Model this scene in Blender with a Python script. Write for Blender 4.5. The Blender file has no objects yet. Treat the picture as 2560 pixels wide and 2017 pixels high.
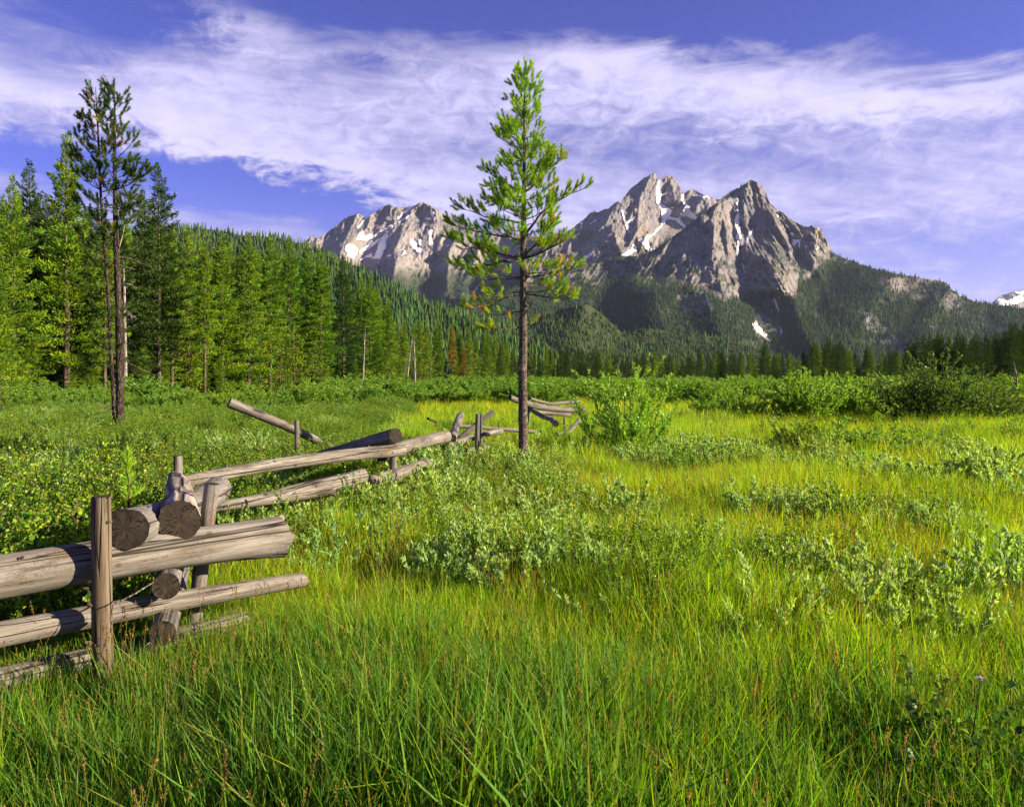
import bpy, math, random
import numpy as np
from mathutils import Vector, Matrix, Euler

random.seed(7)
rng = np.random.default_rng(11)
S = bpy.context.scene
COL = S.collection
R = math.radians

# ------------------------------------------------------------------ camera
HZ, FOC, EYE = 945.0, 1920.0, 1.6          # horizon row, focal length (photo pixels), eye height
cam_d = bpy.data.cameras.new('camera')
cam = bpy.data.objects.new('camera', cam_d)
COL.objects.link(cam)
cam.location = (0, 0, EYE)
cam.rotation_euler = (R(90), 0, 0)
cam_d.sensor_width = 36
cam_d.lens = 36 * FOC / 2560
cam_d.shift_y = -(1008.5 - HZ) / 2560
cam_d.clip_end = 60000
cam_d.clip_start = 0.05
S.camera = cam

# ------------------------------------------------------------------ light
SUN_EL, SUN_AZ = R(20), R(100)               # azimuth measured from +Y (view direction) towards +X
sdir = Vector((math.sin(SUN_AZ) * math.cos(SUN_EL), math.cos(SUN_AZ) * math.cos(SUN_EL), math.sin(SUN_EL)))
sun_d = bpy.data.lights.new('sun', 'SUN')
sun_d.energy = 5.0
sun_d.angle = R(0.55)
sun_d.color = (1.0, 0.83, 0.57)
sun = bpy.data.objects.new('sun', sun_d)
COL.objects.link(sun)
sun.rotation_euler = sdir.to_track_quat('Z', 'Y').to_euler()
sun.location = (40, 0, 40)

S.view_settings.view_transform = 'Standard'
S.view_settings.look = 'None'
S.view_settings.exposure = 1.66
S.view_settings.gamma = 1
S.view_settings.use_curve_mapping = False
S.cycles.max_bounces = 6
S.cycles.diffuse_bounces = 3
S.cycles.glossy_bounces = 2
S.cycles.transmission_bounces = 3
S.cycles.transparent_max_bounces = 4
S.cycles.use_denoising = True


class NB:
    """small node-building helper"""
    def __init__(self, tree):
        self.t = tree
        tree.nodes.clear()

    def n(self, typ, **kw):
        nd = self.t.nodes.new(typ)
        for k, v in kw.items():
            setattr(nd, k, v)
        return nd

    def put(self, sock, v):
        if isinstance(v, bpy.types.NodeSocket):
            self.t.links.new(v, sock)
        elif v is not None:
            sock.default_value = v

    def m(self, op, a, b=None, c=None, clamp=False):
        nd = self.n('ShaderNodeMath', operation=op, use_clamp=clamp)
        for i, v in enumerate((a, b, c)):
            if v is not None:
                self.put(nd.inputs[i], v)
        return nd.outputs[0]

    def vm(self, op, a, b=None):
        nd = self.n('ShaderNodeVectorMath', operation=op)
        self.put(nd.inputs[0], a)
        if b is not None:
            self.put(nd.inputs[1], b)
        return nd.outputs[0]

    def mix(self, f, a, b, mode='MIX'):
        nd = self.n('ShaderNodeMix', data_type='RGBA', blend_type=mode)
        self.put(nd.inputs[0], f)
        for i, v in ((6, a), (7, b)):
            if isinstance(v, tuple) and len(v) == 3:
                v = v + (1,)
            self.put(nd.inputs[i], v)
        return nd.outputs[2]

    def noise(self, vec, scale=5, detail=3, rough=.55, dist=0, out=0):
        nd = self.n('ShaderNodeTexNoise')
        if vec is not None:
            self.put(nd.inputs['Vector'], vec)
        nd.inputs['Scale'].default_value = scale
        nd.inputs['Detail'].default_value = detail
        nd.inputs['Roughness'].default_value = rough
        nd.inputs['Distortion'].default_value = dist
        return nd.outputs[out]

    def ss(self, v, lo, hi, a=0.0, b=1.0):
        nd = self.n('ShaderNodeMapRange', interpolation_type='SMOOTHSTEP')
        self.put(nd.inputs[0], v)
        for i, q in enumerate((lo, hi, a, b)):
            nd.inputs[i + 1].default_value = q
        return nd.outputs[0]

    def comb(self, x, y, z):
        nd = self.n('ShaderNodeCombineXYZ')
        for i, v in enumerate((x, y, z)):
            self.put(nd.inputs[i], v)
        return nd.outputs[0]

    def sep(self, v):
        nd = self.n('ShaderNodeSeparateXYZ')
        self.put(nd.inputs[0], v)
        return nd.outputs[0], nd.outputs[1], nd.outputs[2]


def px_dir(tx, ty):
    az = math.atan((tx - 1280) / FOC)
    return az, (HZ - ty) / FOC * math.cos(az)


# ------------------------------------------------------------------ sky
w = bpy.data.worlds.new('World')
S.world = w
w.use_nodes = True
b = NB(w.node_tree)
sky = b.n('ShaderNodeTexSky', sky_type='NISHITA')
sky.sun_disc = False
sky.sun_elevation = SUN_EL
sky.sun_rotation = SUN_AZ
sky.altitude = 2000
sky.air_density = 1.0
sky.dust_density = 0.6
sky.ozone_density = 2.0
geo = b.n('ShaderNodeTexCoord')
dx, dy, dz = b.sep(geo.outputs['Generated'])
hyp = b.m('SQRT', b.m('ADD', b.m('MULTIPLY', dx, dx), b.m('MULTIPLY', dy, dy)))
te = b.m('DIVIDE', dz, b.m('MAXIMUM', hyp, 0.02))
az = b.m('ARCTAN2', dx, dy)
zz = b.m('ADD', b.m('MAXIMUM', dz, 0.0), 0.10)
cu, cv = b.m('DIVIDE', dx, zz), b.m('DIVIDE', dy, zz)
# streaks of the cloud sheet run a little askew of the view
ca, sa = math.cos(R(14)), math.sin(R(14))
ru = b.m('ADD', b.m('MULTIPLY', cu, ca), b.m('MULTIPLY', cv, sa))
rv = b.m('SUBTRACT', b.m('MULTIPLY', cv, ca), b.m('MULTIPLY', cu, sa))
cl1 = b.noise(b.comb(b.m('MULTIPLY', ru, .50), b.m('MULTIPLY', rv, 1.25), 3.1), 1.0, 8, .58, .15)
cl2 = b.noise(b.comb(b.m('MULTIPLY', ru, 1.0), b.m('MULTIPLY', rv, 3.6), 8.4), 2.2, 7, .62, .2)
cl3 = b.noise(b.comb(b.m('MULTIPLY', az, 5.0), b.m('MULTIPLY', te, 16.0), 1.7), 1.6, 6, .6, .6)
cl4 = b.noise(b.comb(b.m('MULTIPLY', az, 9.0), b.m('MULTIPLY', te, 16.0), 5.7), 2.8, 9, .68, .7)
wz = b.m('MULTIPLY', b.m('SUBTRACT', cl3, .5), .16)
wa = b.m('MULTIPLY', b.m('SUBTRACT', cl4, .5), .10)
tew = b.m('ADD', te, b.m('ADD', b.m('MULTIPLY', wz, .45), b.m('MULTIPLY', wa, .45)))
azw = b.m('ADD', az, b.m('ADD', wz, wa))


def blob(tx, ty, rx, ry, amp, slope=0.0):
    a0, t0 = px_dir(tx, ty)
    u = b.m('DIVIDE', b.m('SUBTRACT', azw, a0), rx / FOC)
    tt = b.m('SUBTRACT', tew, t0)
    if slope:
        tt = b.m('ADD', tt, b.m('MULTIPLY', b.m('SUBTRACT', azw, a0), slope))
    v = b.m('DIVIDE', tt, ry / FOC)
    d = b.m('ADD', b.m('MULTIPLY', u, u), b.m('MULTIPLY', v, v))
    return b.m('MULTIPLY', b.m('EXPONENT', b.m('MULTIPLY', d, -1.0)), amp)


den = b.m('ADD', b.m('MULTIPLY', cl1, .42), b.m('ADD', b.m('MULTIPLY', cl2, .30), b.m('MULTIPLY', cl4, .56)))
den = b.m('SUBTRACT', den, .11)
for q in ((290, 30, 230, 75, -.42), (130, 150, 190, 55, -.24), (860, 30, 260, 55, -.30), (890, 165, 120, 32, -.20), (560, 60, 120, 60, .18), (660, 110, 200, 50, .12),
          (1130, 25, 220, 45, -.22), (1010, 40, 60, 60, .10), (1560, -8, 520, 72, -.66), (2150, 5, 420, 80, -.66), (2620, 70, 300, 85, -.60),
          (2500, -60, 700, 90, -.25), (1350, 40, 260, 30, -.20), (2350, 230, 420, 60, .24), (1650, 150, 500, 50, .14), (330, 170, 260, 40, .10),
          (640, 478, 340, 50, -.56, .20), (180, 405, 360, 42, -.46, .05), (900, 530, 150, 30, -.20),
          (1000, 260, 900, 120, .14), (300, 280, 520, 90, .20), (1900, 190, 620, 70, .18), (1500, 130, 260, 60, .14),
          (1900, 340, 520, 60, -.10), (2100, 520, 900, 80, .14), (2300, 260, 500, 70, .14), (1300, 520, 500, 60, .12), (1000, 440, 500, 60, .12), (700, 400, 700, 40, .10, .20)):
    den = b.m('ADD', den, blob(*q))
zen = b.ss(te, .55, .95, 0, .45)
den = b.m('SUBTRACT', den, zen)
mask = b.ss(den, .22, .84)
mask = b.m('MULTIPLY', mask, .95)
hz = b.ss(te, .0, .26, .78, 0)                      # thin pale veil near the skyline
mask = b.m('MAXIMUM', mask, hz)
tint = b.mix(1.0, sky.outputs[0], (.54, .45, 1.12), 'MULTIPLY')
bright = b.m('ADD', .76, b.m('MULTIPLY', b.ss(den, .40, 1.05), .46))
cloud = b.mix(1.0, (4.75, 4.45, 6.7, 1), b.comb(bright, bright, bright), 'MULTIPLY')
skyc = b.mix(mask, tint, cloud)
bg = b.n('ShaderNodeBackground')
b.put(bg.inputs[0], skyc)
bg.inputs[1].default_value = 0.051
wo = b.n('ShaderNodeOutputWorld')
b.t.links.new(bg.outputs[0], wo.inputs[0])

# ------------------------------------------------------------------ helpers: points, meshes, objects


def TP(tx, ty, Y):
    """3D point at depth Y that the photo shows at pixel (tx, ty)"""
    return Vector(((tx - 1280) / FOC * Y, Y, EYE + (HZ - ty) / FOC * Y))


def GP(tx, ty):
    """point of the flat meadow seen at pixel (tx, ty)"""
    Y = EYE * FOC / (ty - HZ)
    return Vector(((tx - 1280) / FOC * Y, Y, 0))


def mk_mesh(name, V, F, mats=(), col=None, smooth=False, mat_idx=None):
    V = np.ascontiguousarray(V, dtype=np.float32)
    me = bpy.data.meshes.new(name)
    parts = F if isinstance(F, (list, tuple)) else [F]
    parts = [np.asarray(f, dtype=np.int32) for f in parts if len(f)]
    nl = sum(f.size for f in parts)
    npoly = sum(len(f) for f in parts)
    me.vertices.add(len(V))
    me.vertices.foreach_set('co', V.ravel())
    me.loops.add(nl)
    me.loops.foreach_set('vertex_index', np.concatenate([f.ravel() for f in parts]))
    me.polygons.add(npoly)
    st, off = [], 0
    for f in parts:
        k = f.shape[1]
        st.append(off + np.arange(len(f)) * k)
        off += f.size
    me.polygons.foreach_set('loop_start', np.concatenate(st).astype(np.int32))
    if smooth:
        me.polygons.foreach_set('use_smooth', np.ones(npoly, dtype=bool))
    for m in mats:
        me.materials.append(m)
    if mat_idx is not None:
        me.polygons.foreach_set('material_index', np.asarray(mat_idx, dtype=np.int32))
    if col is not None:
        c = np.ones((len(V), 4), dtype=np.float32)
        c[:, :3] = col
        at = me.attributes.new('col', 'FLOAT_COLOR', 'POINT')
        at.data.foreach_set('color', c.ravel())
    me.update(calc_edges=True)
    me.validate()
    return me


def link(name, data, parent=None, loc=(0, 0, 0)):
    o = bpy.data.objects.new(name, data)
    COL.objects.link(o)
    if parent is not None:
        o.parent = parent
    o.location = loc
    return o


def tag(o, label=None, cat=None, group=None, kind=None):
    if label: o['label'] = label
    if cat: o['category'] = cat
    if group: o['group'] = group
    if kind: o['kind'] = kind
    return o


def copy_tree(o, parent=None):
    c = o.copy()
    COL.objects.link(c)
    c.parent = parent
    for ch in o.children:
        copy_tree(ch, c)
    return c


# ------------------------------------------------------------------ numpy noise
_perm = np.random.default_rng(5).permutation(4096).astype(np.int64)


def _hash(ix, iy, iz):
    return _perm[(_perm[(_perm[ix & 4095] + iy) & 4095] + iz) & 4095] / 4095.0


def vnoise(x, y, z=0.0):
    x = np.asarray(x, float); y = np.asarray(y, float)
    z = np.broadcast_to(np.asarray(z, float), np.broadcast(x, y).shape)
    x, y = np.broadcast_arrays(x, y)
    ix, iy, iz = np.floor(x).astype(int), np.floor(y).astype(int), np.floor(z).astype(int)
    fx, fy, fz = x - ix, y - iy, z - iz
    fx = fx * fx * fx * (fx * (fx * 6 - 15) + 10); fy = fy * fy * fy * (fy * (fy * 6 - 15) + 10)
    fz = fz * fz * (3 - 2 * fz)
    r = 0
    for a in (0, 1):
        for c in (0, 1):
            for d in (0, 1):
                wgt = (fx if a else 1 - fx) * (fy if c else 1 - fy) * (fz if d else 1 - fz)
                r = r + wgt * _hash(ix + a, iy + c, iz + d)
    return r * 2 - 1


def fbm(x, y, o=4, z=0.0, g=.5, l=2.03):
    r, a, s = 0, 1.0, 0
    for k in range(o):
        r = r + a * vnoise(x * l ** k + 17.3 * k, y * l ** k - 9.1 * k, z + 3.7 * k)
        s += a; a *= g
    return r / s


def ridged(x, y, o=4, z=0.0, g=.5, l=2.03):
    r, a, s = 0, 1.0, 0
    for k in range(o):
        r = r + a * (1 - 2 * np.abs(vnoise(x * l ** k + 31.3 * k, y * l ** k - 5.1 * k, z + 2.7 * k)))
        s += a; a *= g
    return r / s


def sstep(v, lo, hi):
    t = np.clip((v - lo) / (hi - lo), 0, 1)
    return t * t * (3 - 2 * t)


def in_poly(px, py, poly):
    inside = np.zeros(px.shape, bool)
    n = len(poly)
    for i in range(n):
        x1, y1 = poly[i]; x2, y2 = poly[(i + 1) % n]
        if y1 == y2: continue
        c = ((y1 > py) != (y2 > py)) & (px < (x2 - x1) * (py - y1) / (y2 - y1) + x1)
        inside ^= c
    return inside


def nrm(a):
    return a / np.maximum(np.linalg.norm(a, axis=-1, keepdims=True), 1e-9)


# ------------------------------------------------------------------ materials


def new_mat(name):
    m = bpy.data.materials.new(name)
    m.use_nodes = True
    return m, NB(m.node_tree)


def out(b, sh, disp=None):
    o = b.n('ShaderNodeOutputMaterial')
    b.t.links.new(sh, o.inputs[0])


def bsdf(b, colr, rough=.8, bump=None, bstr=.3, bdist=.02, spec=.25):
    p = b.n('ShaderNodeBsdfPrincipled')
    b.put(p.inputs['Base Color'], colr if isinstance(colr, bpy.types.NodeSocket) else tuple(colr) + (1,))
    b.put(p.inputs['Roughness'], rough)
    p.inputs['Specular IOR Level'].default_value = spec
    if bump is not None:
        bp = b.n('ShaderNodeBump')
        bp.inputs['Strength'].default_value = bstr
        bp.inputs['Distance'].default_value = bdist
        b.put(bp.inputs['Height'], bump)
        b.t.links.new(bp.outputs[0], p.inputs['Normal'])
    return p.outputs[0]


def leaf_mat(name, trans=.42, gloss=.05, var=.35, vscale=.35, warm=(1.35, 1.05, .55), cool=(.75, .92, 1.1), grough=.42, patch=(.55, .75)):
    """leaf, needle or blade: vertex colour varied by world position, part of the light passes through"""
    m, b = new_mat(name)
    at = b.n('ShaderNodeAttribute', attribute_name='col')
    g = b.n('ShaderNodeNewGeometry')
    n1 = b.noise(g.outputs['Position'], vscale, 3, .6)
    c = b.mix(b.ss(n1, .45, patch[1]), at.outputs['Color'], b.mix(1.0, at.outputs['Color'], warm, 'MULTIPLY'))
    c = b.mix(b.ss(n1, .50, .30), c, b.mix(1.0, at.outputs['Color'], cool, 'MULTIPLY'))
    d = b.n('ShaderNodeBsdfDiffuse'); b.put(d.inputs[0], c)
    t = b.n('ShaderNodeBsdfTranslucent')
    b.put(t.inputs[0], b.mix(1.0, c, (1.22, 1.22, .45), 'MULTIPLY'))
    mx = b.n('ShaderNodeMixShader'); mx.inputs[0].default_value = trans
    b.t.links.new(d.outputs[0], mx.inputs[1]); b.t.links.new(t.outputs[0], mx.inputs[2])
    gl = b.n('ShaderNodeBsdfGlossy'); gl.inputs['Roughness'].default_value = grough
    m2 = b.n('ShaderNodeMixShader'); m2.inputs[0].default_value = gloss
    b.t.links.new(mx.outputs[0], m2.inputs[1]); b.t.links.new(gl.outputs[0], m2.inputs[2])
    out(b, m2.outputs[0])
    return m


M_GRASS = leaf_mat('grass_blade', .50, .012, vscale=.32, warm=(1.08, 1.04, .8), cool=(.80, .95, 1.0), grough=.6)
M_LEAF = leaf_mat('leaf', .48, .02, vscale=.6, warm=(1.2, 1.05, .7))
M_SILVER = leaf_mat('willow_leaf', .42, .02, vscale=.8, warm=(1.1, 1.05, .8), grough=.5)
M_NEEDLE = leaf_mat('pine_needle', .48, .02, vscale=1.2, warm=(1.25, 1.05, .7), cool=(.8, .92, 1.0))
M_FOREST = leaf_mat('conifer_foliage', .32, .01, vscale=.05, warm=(1.25, 1.06, .7), cool=(.7, .85, 1.0))
M_FAR = leaf_mat('far_conifer', .10, .0, vscale=.004, warm=(1.15, 1.05, .8), cool=(.8, .92, 1.1))


def bark_mat(name, base, dark, scale=18, stretch=.35, lichen=None):
    m, b = new_mat(name)
    tc = b.n('ShaderNodeTexCoord')
    mp = b.n('ShaderNodeMapping'); mp.inputs['Scale'].default_value = (1, 1, stretch)
    b.t.links.new(tc.outputs['Object'], mp.inputs[0])
    n1 = b.noise(mp.outputs[0], scale, 5, .65)
    vo = b.n('ShaderNodeTexVoronoi', feature='DISTANCE_TO_EDGE')
    vo.inputs['Scale'].default_value = scale * 1.1
    b.t.links.new(mp.outputs[0], vo.inputs[0])
    plate = b.ss(vo.outputs[0], .02, .18)
    c = b.mix(b.ss(n1, .36, .62), dark, base)
    c = b.mix(b.m('MULTIPLY', b.m('SUBTRACT', 1.0, plate), .8), c, tuple(x * .35 for x in dark))
    if lichen:
        n2 = b.noise(tc.outputs['Object'], 9, 4, .6)
        c = b.mix(b.ss(n2, .56, .68), c, lichen)
    h = b.m('ADD', b.m('MULTIPLY', plate, .7), b.m('MULTIPLY', n1, .6))
    out(b, bsdf(b, c, .9, h, .8, .02, .1))
    return m


M_BARK = bark_mat('pine_bark', (.20, .165, .14), (.055, .043, .036), 42, .45, (.26, .22, .17))
M_BARK_DARK = bark_mat('dark_bark', (.085, .062, .05), (.028, .022, .018), 14, .3)
M_BARK_FAR = bark_mat('forest_bark', (.15, .115, .09), (.06, .045, .036), 6, .25)
M_SNAG = bark_mat('bleached_snag', (.34, .30, .27), (.16, .14, .12), 8, .15)
M_TWIG = bark_mat('twig', (.13, .085, .06), (.06, .04, .03), 30, .3)
M_STEM = bark_mat('green_stem', (.10, .11, .04), (.05, .045, .02), 30, .3)
M_DEADTWIG = bark_mat('dead_twig', (.27, .23, .20), (.10, .08, .07), 40, .3)


def log_mat(name, base, dark, bleach):
    m, b = new_mat(name)
    tc = b.n('ShaderNodeTexCoord')
    oi = b.n('ShaderNodeObjectInfo')
    sh = b.vm('ADD', tc.outputs['Object'], b.comb(b.m('MULTIPLY', oi.outputs['Random'], 13.0), b.m('MULTIPLY', oi.outputs['Random'], 7.0), 0.0))

    def stretched(s):
        mp = b.n('ShaderNodeMapping'); mp.inputs['Scale'].default_value = s
        b.t.links.new(sh, mp.inputs[0])
        return mp.outputs[0]
    fine = b.noise(stretched((1, 1, .035)), 130, 5, .65)
    mid = b.noise(stretched((1, 1, .10)), 24, 4, .6)
    big = b.noise(stretched((1, 1, .5)), 5, 3, .6)
    crack = b.noise(stretched((1, 1, .025)), 9, 4, .5, .3)
    crk = b.ss(b.m('ABSOLUTE', b.m('SUBTRACT', crack, .5)), .0, .013)        # thin dark checks along the grain
    crack2 = b.noise(stretched((1.3, 1.3, .03)), 31, 3, .55, .2)
    crk2 = b.ss(b.m('ABSOLUTE', b.m('SUBTRACT', crack2, .5)), .0, .012, .72, 1)
    worm = b.noise(stretched((1, 1, .7)), 22, 3, .6, 2.5)
    wrm = b.ss(b.m('ABSOLUTE', b.m('SUBTRACT', worm, .5)), .0, .010, .5, 1)
    wrm = b.m('MAXIMUM', wrm, b.ss(big, .60, .50))
    c = b.mix(b.ss(fine, .22, .60), dark, base)
    c = b.mix(b.ss(mid, .42, .70), c, bleach)
    c = b.mix(b.ss(big, .56, .74), c, (base[0] * .86, base[1] * .70, base[2] * .50))
    gr = b.noise(stretched((1, 1, .22)), 7.5, 5, .65, .6)
    c = b.mix(b.m('MULTIPLY', b.ss(gr, .50, .66), .75), c, (dark[0] * .75, dark[1] * .78, dark[2] * .82))
    c = b.mix(b.m('MULTIPLY', b.ss(gr, .46, .30), .6), c, bleach)
    kn = b.n('ShaderNodeTexVoronoi'); kn.inputs['Scale'].default_value = 7.0
    b.t.links.new(stretched((1, 1, .8)), kn.inputs[0])
    knot = b.ss(kn.outputs[0], .07, .17)
    sp = b.noise(stretched((1, 1, .012)), 4.2, 3, .5, .15)
    spl = b.ss(b.m('ABSOLUTE', b.m('SUBTRACT', sp, .5)), .0, .010)                # a few long deep splits
    dk = b.m('MULTIPLY', b.m('MULTIPLY', b.m('MULTIPLY', crk, spl), crk2), b.m('MULTIPLY', wrm, b.m('ADD', .3, b.m('MULTIPLY', knot, .7))))
    c = b.mix(dk, (dark[0] * .16, dark[1] * .14, dark[2] * .13), c)
    h = b.m('ADD', b.m('MULTIPLY', fine, .35), b.m('ADD', b.m('MULTIPLY', dk, .9), b.m('MULTIPLY', mid, .4)))
    out(b, bsdf(b, c, .82, h, .75, .012, .2))
    return m


M_LOG = log_mat('weathered_log', (.158, .140, .123), (.078, .066, .057), (.215, .201, .188))
M_LOG_GREY = log_mat('grey_log', (.155, .142, .137), (.078, .068, .066), (.20, .19, .187))
M_POST = log_mat('brown_post', (.105, .078, .052), (.032, .023, .016), (.15, .122, .09))


def end_mat():
    m, b = new_mat('cut_end_grain')
    tc = b.n('ShaderNodeTexCoord')
    x, y, z = b.sep(tc.outputs['Object'])
    n = b.noise(tc.outputs['Object'], 14, 3, .6)
    r = b.m('ADD', b.m('SQRT', b.m('ADD', b.m('MULTIPLY', x, x), b.m('MULTIPLY', y, y))), b.m('MULTIPLY', n, .012))
    ring = b.m('ABSOLUTE', b.m('SINE', b.m('MULTIPLY', r, 620)))
    ang = b.m('ARCTAN2', y, x)
    cr = b.noise(b.comb(b.m('MULTIPLY', ang, .8), b.m('MULTIPLY', r, 3.0), b.m('MULTIPLY', b.n('ShaderNodeObjectInfo').outputs['Random'], 9.0)), 1.9, 4, .6, .8)
    ck = b.ss(b.m('ABSOLUTE', b.m('SUBTRACT', cr, .5)), .0, .022)
    saw = b.noise(b.comb(b.m('MULTIPLY', x, .05), y, 0.0), 240, 2, .5)
    c = b.mix(ring, (.026, .020, .016), (.052, .043, .036))  # weathered end wood, darkened further so shade sits in the colour
    c = b.mix(b.ss(saw, .4, .65), b.mix(.5, c, (.04, .03, .025)), c)
    c = b.mix(b.ss(n, .55, .75), c, (.10, .07, .048))
    c = b.mix(ck, (.012, .010, .008), c)
    out(b, bsdf(b, c, .9, b.m('ADD', ck, b.m('MULTIPLY', ring, .3)), .8, .01, .1))
    return m


M_END = end_mat()


def rock_mat():
    m, b = new_mat('granite')
    g = b.n('ShaderNodeNewGeometry')
    P = g.outputs['Position']
    mp = b.n('ShaderNodeMapping'); mp.inputs['Scale'].default_value = (1, 1, .35)
    b.t.links.new(P, mp.inputs[0])
    n1 = b.noise(P, .004, 5, .6)
    n2 = b.noise(mp.outputs[0], .03, 6, .68, .4)
    n3 = b.noise(mp.outputs[0], .011, 5, .62, .8)
    n4 = b.noise(P, .085, 5, .7, .5)
    at = b.n('ShaderNodeAttribute', attribute_name='col')   # r: scrub cover, g: talus, b: tone
    ar, ag, ab = b.sep(at.outputs['Vector'])
    c = b.mix(b.ss(n1, .35, .65), (.20, .195, .222), (.275, .248, .235))
    c = b.mix(b.ss(n2, .50, .36), c, (.09, .085, .095))
    c = b.mix(b.m('MULTIPLY', b.ss(n3, .52, .66), .55), c, (.36, .30, .235))
    c = b.mix(b.m('MULTIPLY', b.ss(n4, .54, .66), .75), c, (.075, .072, .078))
    c = b.mix(b.m('MULTIPLY', ag, .9), c, b.mix(b.ss(n2, .3, .7), (.215, .19, .195), (.25, .225, .22)))
    c = b.mix(b.m('MULTIPLY', ar, b.ss(n2, .12, .42)), c, (.030, .048, .022))
    nz = b.n('ShaderNodeMapRange'); b.put(nz.inputs[0], ab)
    nz.inputs[3].default_value = .7; nz.inputs[4].default_value = 1.15
    c = b.mix(1.0, c, b.comb(nz.outputs[0], nz.outputs[0], nz.outputs[0]), 'MULTIPLY')
    h = b.m('ADD', b.m('SUBTRACT', b.m('MULTIPLY', n2, .8), b.m('MULTIPLY', n4, .35)), b.m('MULTIPLY', n3, 1.0))
    out(b, bsdf(b, c, .92, h, .9, 26, .1))
    return m


M_ROCK = rock_mat()
m, b = new_mat('old_snow')
g = b.n('ShaderNodeNewGeometry')
n = b.noise(g.outputs['Position'], .03, 4, .6)
out(b, bsdf(b, b.mix(n, (.62, .62, .66), (.76, .75, .76)), .6, n, .3, 4, .2))
M_SNOW = m
m, b = new_mat('hill_soil')
g = b.n('ShaderNodeNewGeometry')
n = b.noise(g.outputs['Position'], .02, 4, .6)
out(b, bsdf(b, b.mix(n, (.028, .040, .018), (.055, .065, .03)), .95, None, spec=.05))
M_HILL = m
m, b = new_mat('meadow_soil')
g = b.n('ShaderNodeNewGeometry')
n = b.noise(g.outputs['Position'], 1.3, 5, .6)
n2 = b.noise(g.outputs['Position'], .05, 3, .6)
c = b.mix(b.ss(n, .35, .65), (.030, .034, .012), (.055, .062, .018))
c = b.mix(b.ss(n2, .4, .65), c, (.06, .085, .02))
out(b, bsdf(b, c, .95, n, .5, .03, .05))
M_SOIL = m

# ------------------------------------------------------------------ ground
gx = np.concatenate([-np.geomspace(9000, 30, 40), np.linspace(-28, 28, 113), np.geomspace(30, 9000, 40)])
gy = np.concatenate([np.linspace(-12, 40, 105), np.geomspace(41, 12000, 70)])
GX, GY = np.meshgrid(gx, gy)


def ground_z(x, y):
    r = np.hypot(x, y)
    return (.05 * fbm(np.asarray(x) * .35, np.asarray(y) * .35, 3) - .01) * np.clip((90 - r) / 60, 0, 1)


GZ = ground_z(GX, GY)
nv, nu = GX.shape
idx = np.arange(nv * nu).reshape(nv, nu)
F = np.stack([idx[:-1, :-1], idx[:-1, 1:], idx[1:, 1:], idx[1:, :-1]], -1).reshape(-1, 4)
tag(link('ground', mk_mesh('ground', np.stack([GX, GY, GZ], -1).reshape(-1, 3), F, [M_SOIL], smooth=True)), kind='structure',
    label='flat green meadow floor reaching to the forest edge')

# ------------------------------------------------------------------ mountains


def tent(x, y, pts, wl, wr, amp, fade=25):
    ys = np.array([p[1] for p in pts], float); xs_ = np.array([p[0] for p in pts], float)
    d = x - np.interp(y, ys, xs_)
    wd = np.where(d < 0, wl, wr)
    v = np.clip(1 - np.abs(d) / wd, 0, 1)
    f = sstep(y, ys[0] - fade, ys[0] + fade * .2) * (1 - sstep(y, ys[-1], ys[-1] + fade * 2))
    return -amp * v * f


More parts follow.
